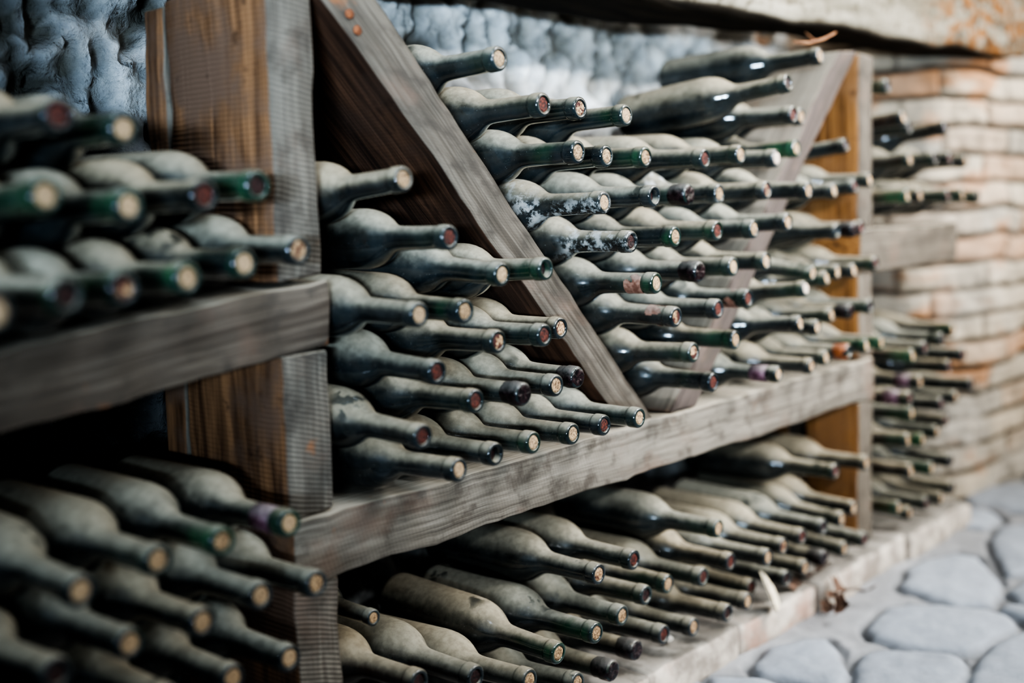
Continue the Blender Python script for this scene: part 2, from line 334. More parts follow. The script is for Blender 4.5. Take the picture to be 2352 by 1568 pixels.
BOTTLES = [
 ('A', (0.5346, -0.062, 0.0753, 0.5349, 0.0837), 1, 'gc', 'b', "bottle with pale cork, first from near post, top row above the tilted shelf"),
 ('A', (0.4618, -0.0922, 0.082, 0.4591, 0.0807), 1, 'rb', 'b', "bottle with red-stained cork, second from near post, top row above the tilted shelf"),
 ('A', (0.4349, -0.1151, 0.0196, 0.4267, 0.0009), 1, 'gc', 'b', "bottle with pale cork, fourth from near post, second row up above the tilted shelf"),
 ('A', (0.5083, -0.1072, 0.0103, 0.5016, 0.0106), 1, 'gc', 'b', "bottle with pale cork, third from near post, second row up above the tilted shelf"),
 ('A', (0.5806, -0.1057, 0.0179, 0.5776, 0.02), 1, 'r', 'b', "bottle with red-stained cork, second from near post, second row up above the tilted shelf"),
 ('A', (0.6532, -0.0826, 0.0264, 0.6522, 0.0328), 1, 'gdr', 'b', "bottle with dark cork, first from near post, second row up above the tilted shelf"),
 ('A', (0.6926, -0.0869, -0.0338, 0.6917, -0.0345), 1, 'm', 'b', "bottle with half-stained cork, first from near post, bottom row above the tilted shelf"),
 ('A', (0.623, -0.0981, -0.0424, 0.6128, -0.0464), 1, 'gc', 'b', "bottle with pale cork, second from near post, bottom row above the tilted shelf"),
 ('A', (0.5514, -0.118, -0.0504, 0.5381, -0.0541), 1, 'gc', 'b', "bottle with pale cork, third from near post, bottom row above the tilted shelf"),
 ('A', (0.4794, -0.1416, -0.0534, 0.4642, -0.0618), 1, 'gm', 'b', "bottle with half-stained cork, fourth from near post, bottom row above the tilted shelf"),
 ('A', (0.4135, -0.1785, -0.0527, 0.3856, -0.0557), 1, 'd', 'b', "bottle with dark cork, fifth from near post, bottom row above the tilted shelf"),
 ('A', (0.3437, -0.2151, -0.0572, 0.3143, -0.0607), 1, 'c', 'b', "bottle with pale cork, sixth from near post, bottom row above the tilted shelf"),
 ('B', (0.6683, -0.0822, -0.2921, 0.6682, -0.2933), 0.96, 'gcp', 'b', "bottle with pale cork, first from near post, top row under the tilted shelf"),
 ('B', (0.5869, -0.0913, -0.2889, 0.5875, -0.2867), 0.96, 'gc', 'b', "bottle with pale cork, second from near post, top row under the tilted shelf"),
 ('B', (0.5167, -0.1007, -0.287, 0.5147, -0.2882), 0.96, 'c', 'b', "bottle with pale cork, third from near post, top row under the tilted shelf"),
 ('B', (0.4423, -0.1083, -0.292, 0.4436, -0.2846), 0.96, 'c', 'b', "bottle with pale cork, fourth from near post, top row under the tilted shelf"),
 ('B', (0.6944, -0.085, -0.3575, 0.6923, -0.3619), 0.96, 'c', 'b', "bottle with pale cork, first from near post, second row down under the tilted shelf"),
 ('B', (0.6242, -0.0923, -0.3489, 0.6212, -0.3507), 0.96, 'c', 'b', "bottle with pale cork, second from near post, second row down under the tilted shelf"),
 ('B', (0.5538, -0.1037, -0.3512, 0.5493, -0.3524), 0.96, 'c', 'b', "bottle with pale cork, third from near post, second row down under the tilted shelf"),
 ('B', (0.4827, -0.1057, -0.3483, 0.478, -0.3513), 0.96, 'c', 'b', "bottle with pale cork, fourth from near post, second row down under the tilted shelf"),
 ('B', (0.669, -0.0699, -0.4285, 0.6697, -0.4301), 0.96, 'c', 'b', "bottle with pale cork, first from near post, third row down under the tilted shelf"),
 ('B', (0.5982, -0.0779, -0.423, 0.5982, -0.4244), 0.96, 'c', 'b', "bottle with pale cork, second from near post, third row down under the tilted shelf"),
 ('B', (0.4147, -0.1153, -0.3489, 0.4024, -0.358), 0.96, 'd', 'b', "bottle with dark cork, fifth from near post, second row down under the tilted shelf"),
 ('B', (0.5275, -0.0816, -0.4177, 0.5265, -0.4202), 0.96, 'c', 'b', "bottle with pale cork, third from near post, third row down under the tilted shelf"),
 ('C', (0.8331, -0.0851, 0.0322, 0.8321, 0.0108), 0.945, 'cD', 'b', "dusty bottle with pale cork, very top, below the near diagonal plank"),
 ('C', (0.8894, -0.0918, -0.0297, 0.8875, -0.0318), 0.945, 'r', 'b', "dusty bottle with red-stained cork, fifth row up, below the near diagonal plank"),
 ('C', (0.9588, -0.1024, -0.0734, 0.9606, -0.0555), 0.945, 'c', 'b', "bottle with pale cork, third from near post, fourth row up below the near diagonal plank"),
 ('C', (1.0298, -0.1054, -0.071, 1.028, -0.0809), 0.945, 'oC', 'b', "bottle with open mouth, fourth from near post, fourth row up below the near diagonal plank"),
 ('C', (0.8308, -0.1018, -0.1065, 0.8309, -0.0974), 0.945, 'c', 'b', "bottle with pale cork, first from near post, fourth row up below the near diagonal plank"),
 ('C', (0.898, -0.1019, -0.1088, 0.9059, -0.0994), 0.945, 'gc', 'b', "bottle with pale cork, second from near post, fourth row up below the near diagonal plank"),
 ('C', (0.9573, -0.094, -0.1479, 0.955, -0.1495), 0.945, 'm', 'b', "bottle with half-stained cork, second from near post, third row up below the near diagonal plank"),
 ('C', (1.0277, -0.1025, -0.1474, 1.0252, -0.151), 0.945, 'r', 'b', "bottle with red-stained cork, third from near post, third row up below the near diagonal plank"),
 ('C', (1.0965, -0.0698, -0.1475, 1.0968, -0.1486), 0.945, 'm', 'b', "bottle with half-stained cork, fourth from near post, third row up below the near diagonal plank"),
 ('C', (0.8628, -0.0922, -0.1706, 0.867, -0.1571), 0.945, 'r', 'b', "bottle with red-stained cork, first from near post, third row up below the near diagonal plank"),
 ('C', (0.9887, -0.1015, -0.2107, 0.9888, -0.211), 0.945, 'x', 'b', "bottle with waxed mouth, third from near post, second row up below the near diagonal plank"),
 ('C', (1.0578, -0.0926, -0.211, 1.0608, -0.2115), 0.945, 'c', 'b', "bottle with pale cork, fourth from near post, second row up below the near diagonal plank"),
 ('C', (1.1282, -0.0689, -0.2122, 1.1312, -0.2098), 0.945, 'x', 'b', "bottle with waxed mouth, fifth from near post, second row up below the near diagonal plank"),
 ('C', (0.92, -0.0924, -0.2096, 0.9161, -0.211), 0.945, 'r', 'b', "bottle with red-stained cork, second from near post, second row up below the near diagonal plank"),
 ('C', (0.8306, -0.1003, -0.2334, 0.8309, -0.2177), 0.945, 'r', 'b', "bottle with red-stained cork, first from near post, second row up below the near diagonal plank"),
 ('C', (0.9482, -0.093, -0.2738, 0.9437, -0.2755), 0.945, 'o', 'b', "bottle with open mouth, second from near post, bottom row below the near diagonal plank"),
 ('C', (1.018, -0.0889, -0.2731, 1.0137, -0.2789), 0.945, 'c', 'b', "bottle with pale cork, third from near post, bottom row below the near diagonal plank"),
 ('C', (1.0879, -0.0919, -0.2742, 1.0839, -0.2781), 0.945, 'c', 'b', "bottle with pale cork, fourth from near post, bottom row below the near diagonal plank"),
 ('C', (1.1577, -0.0865, -0.2753, 1.1539, -0.2772), 0.945, 'r', 'b', "bottle with red-stained cork, fifth from near post, bottom row below the near diagonal plank"),
 ('C', (1.2275, -0.0902, -0.2764, 1.2241, -0.2765), 0.945, 'c', 'b', "bottle with pale cork, sixth from near post, bottom row below the near diagonal plank"),
 ('C', (0.8847, -0.0981, -0.2792, 0.8641, -0.2808), 0.945, 'c', 'b', "bottle with pale cork, first from near post, bottom row below the near diagonal plank"),
 ('D', (1.0076, -0.0639, 0.1673, 1.0026, 0.1559), 1, 'c', 'b', "dusty bottle with pale cork, very top, in the V between planks"),
 ('D', (1.0684, -0.0763, 0.1177, 1.061, 0.1104), 1, 'r', 'b', "bottle with red-stained cork, first from near plank, next-to-top row in the V between planks"),
 ('D', (1.1661, -0.0531, 0.1193, 1.1655, 0.12), 1, 'm', 'b', "bottle with half-stained cork, second from near plank, next-to-top row in the V between planks"),
 ('D', (1.2618, -0.0538, 0.1144, 1.259, 0.1083), 1, 'c', 'b', "bottle with pale cork, third from near plank, next-to-top row in the V between planks"),
 ('D', (1.119, -0.0854, 0.0631, 1.1175, 0.0622), 1, 'gc', 'b', "bottle with pale cork, first from near plank, seventh row up in the V between planks"),
 ('D', (1.2106, -0.0591, 0.0609, 1.2063, 0.0563), 1, 'gc', 'b', "bottle with pale cork, second from near plank, seventh row up in the V between planks"),
 ('D', (1.3155, -0.0453, 0.0613, 1.3192, 0.065), 1, 'gc', 'b', "bottle with pale cork, third from near plank, seventh row up in the V between planks"),
 ('D', (1.4207, -0.0723, 0.0589, 1.4173, 0.0665), 1, 'r', 'b', "bottle with red-stained cork, fourth from near plank, seventh row up in the V between planks"),
 ('D', (1.5262, -0.0661, 0.0661, 1.5262, 0.0701), 1, 'c', 'b', "bottle with pale cork, fifth from near plank, seventh row up in the V between planks"),
 ('D', (1.6276, -0.0673, 0.0614, 1.6239, 0.0676), 1, 'w', 'b', "bottle with crusted mouth, sixth from near plank, seventh row up in the V between planks"),
 ('D', (1.7377, -0.043, 0.0797, 1.7373, 0.0712), 1, 'gc', 'b', "bottle with pale cork, seventh from near plank, seventh row up in the V between planks"),
 ('D', (1.7832, -0.0272, 0.1329, 1.7863, 0.1352), 1, 'c', 'b', "dusty bottle with pale cork, second leaning on the far plank, in the V"),
 ('D', (1.6882, -0.0645, 0.1296, 1.6877, 0.1346), 1, 'r', 'b', "dusty bottle with red-stained cork, lowest leaning on the far plank, in the V"),
 ('D', (1.6228, -0.0933, 0.1725, 1.6138, 0.1405), 1, 'd', 'b', "dusty bottle with dark cork, third leaning on the far plank, in the V"),
 ('D', (1.7934, -0.0562, 0.2282, 1.7934, 0.2164), 1, 'c', 'b', "dusty bottle with pale cork, topmost leaning on the far plank, in the V"),
 ('D', (1.1617, -0.091, 0.0023, 1.1532, -0.0028), 1, 'cW', 'b', "bottle with pale cork, first from near plank, sixth row up in the V between planks"),
 ('D', (1.267, -0.0923, 0.0086, 1.2641, 0.0097), 1, 'o', 'b', "bottle with open mouth, second from near plank, sixth row up in the V between planks"),
 ('D', (1.3697, -0.0782, 0.0101, 1.3645, 0.0061), 1, 'x', 'b', "bottle with waxed mouth, third from near plank, sixth row up in the V between planks"),
 ('D', (1.4758, -0.0605, 0.0099, 1.4734, 0.018), 1, 'cW', 'b', "bottle with pale cork, fourth from near plank, sixth row up in the V between planks"),
 ('D', (1.5751, -0.0814, 0.0135, 1.5727, 0.0073), 1, 'm', 'b', "bottle with half-stained cork, fifth from near plank, sixth row up in the V between planks"),
 ('D', (1.683, -0.0929, 0.011, 1.6831, 0.022), 1, 'c', 'b', "bottle with pale cork, sixth from near plank, sixth row up in the V between planks"),
 ('D', (1.2163, -0.091, -0.0482, 1.2141, -0.0451), 1, 'dmW', 'b', "bottle with dark cork, first from near plank, fifth row up in the V between planks"),
 ('D', (1.3177, -0.0897, -0.0456, 1.3124, -0.0465), 1, 'gc', 'b', "bottle with pale cork, second from near plank, fifth row up in the V between planks"),
 ('D', (1.4233, -0.0894, -0.0415, 1.4234, -0.0392), 1, 'r', 'b', "bottle with red-stained cork, third from near plank, fifth row up in the V between planks"),
 ('D', (1.5263, -0.0876, -0.0428, 1.5194, -0.0442), 1, 'c', 'b', "bottle with pale cork, fourth from near plank, fifth row up in the V between planks"),
 ('D', (1.6308, -0.0853, -0.0358, 1.6303, -0.0395), 1, 'c', 'b', "bottle with pale cork, fifth from near plank, fifth row up in the V between planks"),
 ('D', (1.2657, -0.0942, -0.104, 1.2538, -0.1079), 1, 'cR', 'b', "bottle with pale cork, first from near plank, fourth row up in the V between planks"),
 ('D', (1.3725, -0.0918, -0.0956, 1.3711, -0.0919), 1, 'xr', 'b', "bottle with waxed mouth, second from near plank, fourth row up in the V between planks"),
 ('D', (1.4738, -0.0837, -0.0946, 1.4689, -0.0999), 1, 'c', 'b', "bottle with pale cork, third from near plank, fourth row up in the V between planks"),
 ('D', (1.5805, -0.0762, -0.0932, 1.5768, -0.091), 1, 'c', 'b', "bottle with pale cork, fourth from near plank, fourth row up in the V between planks"),
 ('D', (1.3212, -0.0869, -0.1538, 1.3184, -0.144), 1, 'mR', 'b', "bottle with half-stained cork, first from near plank, third row up in the V between planks"),
 ('D', (1.4216, -0.0905, -0.1512, 1.4151, -0.1519), 1, 'r', 'b', "bottle with red-stained cork, second from near plank, third row up in the V between planks"),
 ('D', (1.5281, -0.0758, -0.1453, 1.5266, -0.1465), 1, 'rR', 'b', "bottle with red-stained cork, third from near plank, third row up in the V between planks"),
 ('D', (1.3662, -0.0851, -0.2068, 1.3559, -0.2183), 1, 'm', 'b', "bottle with half-stained cork, first from near plank, second row up in the V between planks"),
 ('D', (1.4763, -0.0847, -0.2011, 1.4732, -0.1979), 1, 'gc', 'b', "bottle with pale cork, second from near plank, second row up in the V between planks"),
 ('D', (1.4223, -0.0804, -0.2564, 1.4221, -0.2517), 1, 'gr', 'b', "dusty bottle with red-stained cork, lowest place, in the V between planks"),
 ('E', (1.9211, -0.0403, 0.0884, 1.9148, 0.0595), 0.925, 'd', 'b', "dusty bottle with dark cork, very top, beyond the far diagonal plank"),
 ('E', (1.8533, -0.051, 0.0103, 1.8538, 0.0091), 0.925, 'c', 'b', "bottle with pale cork, first from far plank, fifth row up beyond the far diagonal plank"),
 ('E', (1.9452, -0.0449, 0.0179, 1.9513, 0.0018), 0.925, 'r', 'b', "bottle with red-stained cork, second from far plank, fifth row up beyond the far diagonal plank"),
 ('E', (2.0138, -0.0397, 0.0284, 2.0149, 0.0279), 0.925, 'c', 'b', "bottle with pale cork, third from far plank, fifth row up beyond the far diagonal plank"),
 ('E', (1.844, -0.0609, -0.0574, 1.8431, -0.0591), 0.925, 'o', 'y', "bottle with open mouth, first from far plank, fourth row up beyond the far diagonal plank"),
 ('E', (1.9125, -0.0594, -0.056, 1.9121, -0.0564), 0.925, 'xc', 'b', "bottle with waxed mouth, second from far plank, fourth row up beyond the far diagonal plank"),
 ('E', (1.9802, -0.04, -0.056, 1.9823, -0.0596), 0.925, 'r', 'b', "bottle with red-stained cork, third from far plank, fourth row up beyond the far diagonal plank"),
 ('E', (1.7002, -0.0786, -0.1429, 1.6962, -0.1651), 0.925, 'w', 'b', "bottle with crusted mouth, first from far plank, third row up beyond the far diagonal plank"),
 ('E', (1.7507, -0.0666, -0.1222, 1.7573, -0.0901), 0.925, 'c', 'b', "bottle with pale cork, second from far plank, third row up beyond the far diagonal plank"),
 ('E', (1.8178, -0.056, -0.1342, 1.807, -0.1546), 0.925, 'c', 'b', "bottle with pale cork, third from far plank, third row up beyond the far diagonal plank"),
 ('E', (1.8791, -0.0449, -0.1283, 1.8799, -0.1164), 0.925, 'c', 'b', "bottle with pale cork, fourth from far plank, third row up beyond the far diagonal plank"),
 ('E', (1.9469, -0.0421, -0.1294, 1.9484, -0.1381), 0.925, 'c', 'b', "bottle with pale cork, fifth from far plank, third row up beyond the far diagonal plank"),
 ('E', (2.015, -0.0509, -0.1206, 2.0149, -0.1199), 0.925, 'r', 'b', "bottle with red-stained cork, sixth from far plank, third row up beyond the far diagonal plank"),
 ('E', (1.6554, -0.0934, -0.1937, 1.6458, -0.2103), 0.925, 'c', 'b', "bottle with pale cork, first from far plank, second row up beyond the far diagonal plank"),
 ('E', (1.77, -0.0628, -0.2124, 1.7694, -0.2114), 0.925, 'c', 'b', "bottle with pale cork, second from far plank, second row up beyond the far diagonal plank"),
 ('E', (1.8518, -0.0471, -0.1998, 1.8539, -0.205), 0.925, 'c', 'b', "bottle with pale cork, third from far plank, second row up beyond the far diagonal plank"),
 ('E', (1.9205, -0.0481, -0.1988, 1.9225, -0.2015), 0.925, 'xc', 'b', "bottle with waxed mouth, fourth from far plank, second row up beyond the far diagonal plank"),
 ('E', (1.9906, -0.0525, -0.1962, 1.991, -0.1976), 0.925, 'd', 'b', "bottle with dark cork, fifth from far plank, second row up beyond the far diagonal plank"),
 ('E', (1.622, -0.0729, -0.2707, 1.6158, -0.2724), 0.925, 'cp', 'b', "bottle with pale cork, first from far plank, bottom row beyond the far diagonal plank"),
 ('E', (1.7353, -0.0703, -0.2717, 1.7329, -0.2696), 0.925, 'c', 'b', "bottle with pale cork, second from far plank, bottom row beyond the far diagonal plank"),
 ('E', (1.8092, -0.0586, -0.2676, 1.8084, -0.27), 0.925, 'c', 'b', "bottle with pale cork, third from far plank, bottom row beyond the far diagonal plank"),
 ('E', (1.8779, -0.0666, -0.2645, 1.8771, -0.2692), 0.925, 'q', 'b', "bottle with broken orange wax, fourth from far plank, bottom row beyond the far diagonal plank"),
 ('E', (1.9465, -0.0662, -0.2622, 1.9457, -0.2659), 0.925, 'gc', 'b', "bottle with pale cork, fifth from far plank, bottom row beyond the far diagonal plank"),
 ('E', (2.0151, -0.0626, -0.2634, 2.0144, -0.2649), 0.925, 'gc', 'b', "bottle with pale cork, sixth from far plank, bottom row beyond the far diagonal plank"),
 ('F', (2.0076, -0.0385, -0.4862, 2.0121, -0.4891), 1, 'c', 'b', "bottle with pale cork, fifth from near post, top layer below the long shelf"),
 ('F', (1.8734, -0.0435, -0.4762, 1.8733, -0.4771), 1, 'r', 'b', "bottle with red-stained cork, fourth from near post, top layer below the long shelf"),
 ('F', (1.9617, -0.036, -0.5625, 1.9668, -0.5477), 1, 'c', 'b', "bottle with pale cork, seventeenth from near post, middle layer below the long shelf"),
 ('F', (1.8882, -0.0488, -0.5641, 1.8909, -0.5491), 1, 'c', 'b', "bottle with pale cork, sixteenth from near post, middle layer below the long shelf"),
 ('F', (1.8148, -0.0508, -0.5618, 1.8154, -0.5516), 1, 'd', 'b', "bottle with dark cork, fifteenth from near post, middle layer below the long shelf"),
 ('F', (1.7407, -0.0499, -0.5617, 1.7412, -0.5526), 1, 'r', 'b', "bottle with red-stained cork, fourteenth from near post, middle layer below the long shelf"),
 ('F', (1.6666, -0.0554, -0.5594, 1.6668, -0.5549), 1, 'm', 'b', "bottle with half-stained cork, thirteenth from near post, middle layer below the long shelf"),
 ('F', (1.4779, -0.0514, -0.4874, 1.477, -0.4874), 1, 'c', 'b', "bottle with pale cork, third from near post, top layer below the long shelf"),
 ('F', (1.5925, -0.0691, -0.557, 1.5927, -0.5577), 1, 'c', 'b', "bottle with pale cork, twelfth from near post, middle layer below the long shelf"),
 ('F', (1.997, -0.0409, -0.6289, 2.0043, -0.6119), 1, 'r', 'b', "bottle with red-stained cork, thirteenth from near post, bottom layer below the long shelf"),
 ('F', (1.9232, -0.037, -0.629, 1.9296, -0.6119), 1, 'c', 'b', "bottle with pale cork, twelfth from near post, bottom layer below the long shelf"),
 ('F', (1.8491, -0.0343, -0.628, 1.8555, -0.6134), 1, 'xr', 'b', "bottle with waxed mouth, eleventh from near post, bottom layer below the long shelf"),
 ('F', (1.7751, -0.037, -0.6261, 1.7809, -0.6167), 1, 'c', 'b', "bottle with pale cork, tenth from near post, bottom layer below the long shelf"),
 ('F', (1.7009, -0.0425, -0.6253, 1.7066, -0.618), 1, 'd', 'b', "bottle with dark cork, ninth from near post, bottom layer below the long shelf"),
 ('F', (1.5187, -0.0472, -0.5493, 1.5191, -0.5485), 1, 'r', 'b', "bottle with red-stained cork, eleventh from near post, middle layer below the long shelf"),
 ('F', (1.4447, -0.0451, -0.5544, 1.4452, -0.555), 1, 'm', 'b', "bottle with half-stained cork, tenth from near post, middle layer below the long shelf"),
 ('F', (1.6272, -0.0192, -0.6242, 1.6329, -0.62), 1, 'r', 'b', "bottle with red-stained cork, eighth from near post, bottom layer below the long shelf"),
 ('F', (1.5575, -0.0531, -0.6217, 1.5527, -0.6226), 1, 'c', 'b', "bottle with pale cork, seventh from near post, bottom layer below the long shelf"),
 ('F', (1.2597, -0.0537, -0.4805, 1.2595, -0.4778), 1, 'r', 'b', "bottle with red-stained cork, second from near post, top layer below the long shelf"),
 ('F', (1.1856, -0.0504, -0.482, 1.1853, -0.4798), 1, 'm', 'b', "bottle with half-stained cork, first from near post, top layer below the long shelf"),
 ('F', (1.3708, -0.0323, -0.5482, 1.3719, -0.5438), 1, 'gc', 'b', "bottle with pale cork, ninth from near post, middle layer below the long shelf"),
 ('F', (1.2981, -0.0455, -0.542, 1.2956, -0.546), 1, 'd', 'b', "bottle with dark cork, eighth from near post, middle layer below the long shelf"),
 ('F', (1.2242, -0.0584, -0.5475, 1.2216, -0.5446), 1, 'c', 'b', "bottle with pale cork, seventh from near post, middle layer below the long shelf"),
 ('F', (1.4836, -0.0625, -0.6171, 1.4787, -0.6218), 1, 'd', 'b', "bottle with dark cork, sixth from near post, bottom layer below the long shelf"),
 ('F', (1.4093, -0.0499, -0.6203, 1.4043, -0.6226), 1, 'c', 'b', "bottle with pale cork, fifth from near post, bottom layer below the long shelf"),
 ('F', (1.1501, -0.0717, -0.5465, 1.1475, -0.5448), 1, 'gc', 'b', "bottle with pale cork, sixth from near post, middle layer below the long shelf"),
 ('F', (1.336, -0.0482, -0.6097, 1.3308, -0.6119), 1, 'r', 'b', "bottle with red-stained cork, fourth from near post, bottom layer below the long shelf"),
 ('F', (1.262, -0.0532, -0.6084, 1.2566, -0.6148), 1, 'x', 'b', "bottle with waxed mouth, third from near post, bottom layer below the long shelf"),
 ('F', (1.0758, -0.07, -0.5508, 1.0736, -0.5378), 1, 'gc', 'b', "bottle with pale cork, fifth from near post, middle layer below the long shelf"),
 ('F', (1.1887, -0.0676, -0.6104, 1.1819, -0.6122), 1, 'xd', 'b', "bottle with waxed mouth, second from near post, bottom layer below the long shelf"),
 ('F', (1.007, -0.0818, -0.5595, 0.9973, -0.5705), 1, 'c', 'b', "bottle with pale cork, fourth from near post, middle layer below the long shelf"),
 ('F', (1.1169, -0.0666, -0.6035, 1.1036, -0.6215), 1, 'c', 'b', "bottle with pale cork, first from near post, bottom layer below the long shelf"),
 ('F', (0.9354, -0.0622, -0.537, 0.9318, -0.535), 1, 'd', 'b', "bottle with dark cork, third from near post, middle layer below the long shelf"),
 ('F', (0.8622, -0.0454, -0.5226, 0.8576, -0.5284), 1, 'd', 'b', "bottle with dark cork, second from near post, middle layer below the long shelf"),
 ('F', (0.8595, 0.0245, -0.4631, 0.8594, -0.4609), 0.7, 'c', 'b', "bottle with pale cork, first from near post, middle layer below the long shelf"),
 ('G', (2.1525, -0.0101, 0.2031, 2.155, 0.208), 1, 'd', 'b', "dusty bottle with dark cork, very top, on the upper shelf past far post"),
 ('G', (2.1534, -0.0424, 0.1432, 2.1534, 0.117), 1, 'c', 'b', "bottle with pale cork, first in upper row on the upper shelf past far post"),
 ('G', (2.3294, -0.0529, 0.1294, 2.3295, 0.0955), 1, 'd', 'b', "bottle with dark cork, third in upper row on the upper shelf past far post"),
 ('G', (2.1871, -0.0403, 0.0663, 2.1928, 0.0541), 1, 'c', 'b', "bottle with pale cork, first in middle row on the upper shelf past far post"),
 ('G', (2.2674, -0.0559, 0.068, 2.2667, 0.0563), 1, 'd', 'b', "bottle with dark cork, second in middle row on the upper shelf past far post"),
 ('G', (2.3937, -0.0352, 0.0707, 2.3981, 0.0665), 1, 'r', 'b', "bottle with red-stained cork, third in middle row on the upper shelf past far post"),
 ('G', (2.4686, -0.0395, 0.0661, 2.4722, 0.0645), 1, 'c', 'b', "bottle with pale cork, fourth in middle row on the upper shelf past far post"),
 ('G', (2.1534, -0.0498, -0.002, 2.1534, -0.0085), 1, 'gc', 'b', "bottle with pale cork, first in lowest row on the upper shelf past far post"),
 ('G', (2.2283, -0.043, -0.0012, 2.2313, -0.0092), 1, 'cp', 'b', "bottle with pale cork, second in lowest row on the upper shelf past far post"),
 ('G', (2.3368, -0.055, -0.0043, 2.3368, -0.0058), 1, 'r', 'b', "bottle with red-stained cork, third in lowest row on the upper shelf past far post"),
 ('G', (2.4135, -0.0544, -0.0036, 2.4137, -0.0057), 1, 'c', 'b', "bottle with pale cork, fourth in lowest row on the upper shelf past far post"),
 ('G', (2.4933, -0.055, -0.0082, 2.4933, -0.0097), 1, 'd', 'b', "bottle with dark cork, fifth in lowest row on the upper shelf past far post"),
 ('G', (2.3812, -0.0498, -0.2771, 2.3815, -0.2785), 1, 'gc', 'y', "bottle with pale cork, fourth in top row low past the far post"),
 ('G', (2.308, -0.0571, -0.2879, 2.3077, -0.2894), 1, 'd', 'b', "bottle with dark cork, third in top row low past the far post"),
 ('G', (2.2341, -0.0533, -0.2982, 2.2335, -0.2967), 1, 'r', 'b', "bottle with red-stained cork, second in top row low past the far post"),
 ('G', (2.1604, -0.0598, -0.3049, 2.1598, -0.3064), 1, 'gc', 'b', "bottle with pale cork, first in top row low past the far post"),
 ('G', (2.43, -0.0532, -0.3337, 2.43, -0.3351), 1, 'r', 'b', "bottle with red-stained cork, third in second row down low past the far post"),
 ('G', (2.3518, -0.0548, -0.3486, 2.3515, -0.3495), 1, 'r', 'b', "bottle with red-stained cork, second in second row down low past the far post"),
 ('G', (2.4769, -0.0529, -0.4032, 2.4769, -0.4046), 1, 'd', 'y', "bottle with dark cork, fourth in third row down low past the far post"),
 ('G', (2.2581, -0.0343, -0.3703, 2.2619, -0.365), 1, 'cp', 'b', "bottle with pale cork, first in second row down low past the far post"),
 ('G', (2.3862, -0.0565, -0.4166, 2.3859, -0.4153), 1, 'c', 'b', "bottle with pale cork, third in third row down low past the far post"),
 ('G', (2.3121, -0.0561, -0.4199, 2.312, -0.4219), 1, 'r', 'b', "bottle with red-stained cork, second in third row down low past the far post"),
 ('G', (2.1534, -0.0576, -0.3857, 2.1534, -0.3823), 1, 'rp', 'b', "bottle with red-stained cork, first in third row down low past the far post"),
 ('G', (2.429, -0.0192, -0.4757, 2.4333, -0.4746), 1, 'r', 'b', "bottle with red-stained cork, second in fourth row down low past the far post"),
 ('G', (2.2142, -0.0362, -0.4272, 2.2136, -0.4265), 1, 'gc', 'b', "bottle with pale cork, first in fourth row down low past the far post"),
 ('G', (2.3475, -0.0336, -0.4852, 2.3492, -0.4862), 1, 'c', 'b', "bottle with pale cork, third in fifth row down low past the far post"),
 ('G', (2.2587, -0.04, -0.4866, 2.2571, -0.4866), 1, 'gc', 'b', "bottle with pale cork, second in fifth row down low past the far post"),
 ('G', (2.1534, -0.0547, -0.4675, 2.1534, -0.4728), 1, 'gc', 'b', "bottle with pale cork, first in fifth row down low past the far post"),
 ('G', (2.3942, -0.0438, -0.5533, 2.3993, -0.5408), 1, 'd', 'b', "bottle with dark cork, third in sixth row down low past the far post"),
 ('G', (2.2961, -0.0441, -0.5511, 2.3034, -0.5446), 1, 'gc', 'b', "bottle with pale cork, second in sixth row down low past the far post"),
 ('G', (2.1909, -0.0449, -0.5357, 2.1932, -0.5354), 1, 'c', 'b', "bottle with pale cork, first in sixth row down low past the far post"),
 ('G', (2.4454, -0.0281, -0.6234, 2.4494, -0.6212), 1, 'd', 'b', "bottle with dark cork, fifth in bottom row low past the far post"),
 ('G', (2.3706, -0.035, -0.6297, 2.3759, -0.6106), 1, 'c', 'b', "bottle with pale cork, fourth in bottom row low past the far post"),
 ('G', (2.2962, -0.0335, -0.625, 2.3021, -0.6186), 1, 'r', 'b', "bottle with red-stained cork, third in bottom row low past the far post"),
 ('G', (2.1531, -0.0377, -0.6032, 2.1538, -0.5982), 1, 'gc', 'b', "bottle with pale cork, first in bottom row low past the far post"),
 ('G', (2.2219, -0.0309, -0.6299, 2.2285, -0.6102), 1, 'c', 'b', "bottle with pale cork, second in bottom row low past the far post"),
 ('G', (2.2265, -0.0211, 0.1286, 2.2285, 0.1186), 1, 'd', 'b', "bottle with dark cork, second in upper row on the upper shelf past far post"),
]
GROUPS = {'A': 'wine bottles above the tilted shelf', 'B': 'wine bottles under the tilted shelf', 'C': 'wine bottles below the near diagonal plank', 'D': 'wine bottles in the V between the diagonal planks', 'E': 'wine bottles beyond the far diagonal plank', 'F': 'wine bottles piled below the long shelf', 'G': 'wine bottles past the far post'}

# ------------------------------------------------------------------ setting: floor, walls
def poly_sd(px, py, poly):
    """signed distance (positive inside) of points to a closed polygon"""
    d = np.full(px.shape, 1e9); ins = np.zeros(px.shape, bool)
    n = len(poly)
    for i in range(n):
        x0, y0 = poly[i]; x1, y1 = poly[(i + 1) % n]
        ex, ey = x1 - x0, y1 - y0
        t = np.clip(((px - x0) * ex + (py - y0) * ey) / (ex * ex + ey * ey + 1e-12), 0, 1)
        d = np.minimum(d, np.hypot(px - x0 - t * ex, py - y0 - t * ey))
        c = ((y0 > py) != (y1 > py)) & (px < (x1 - x0) * (py - y0) / (y1 - y0 + 1e-12) + x0)
        ins ^= c
    return np.where(ins, d, -d)

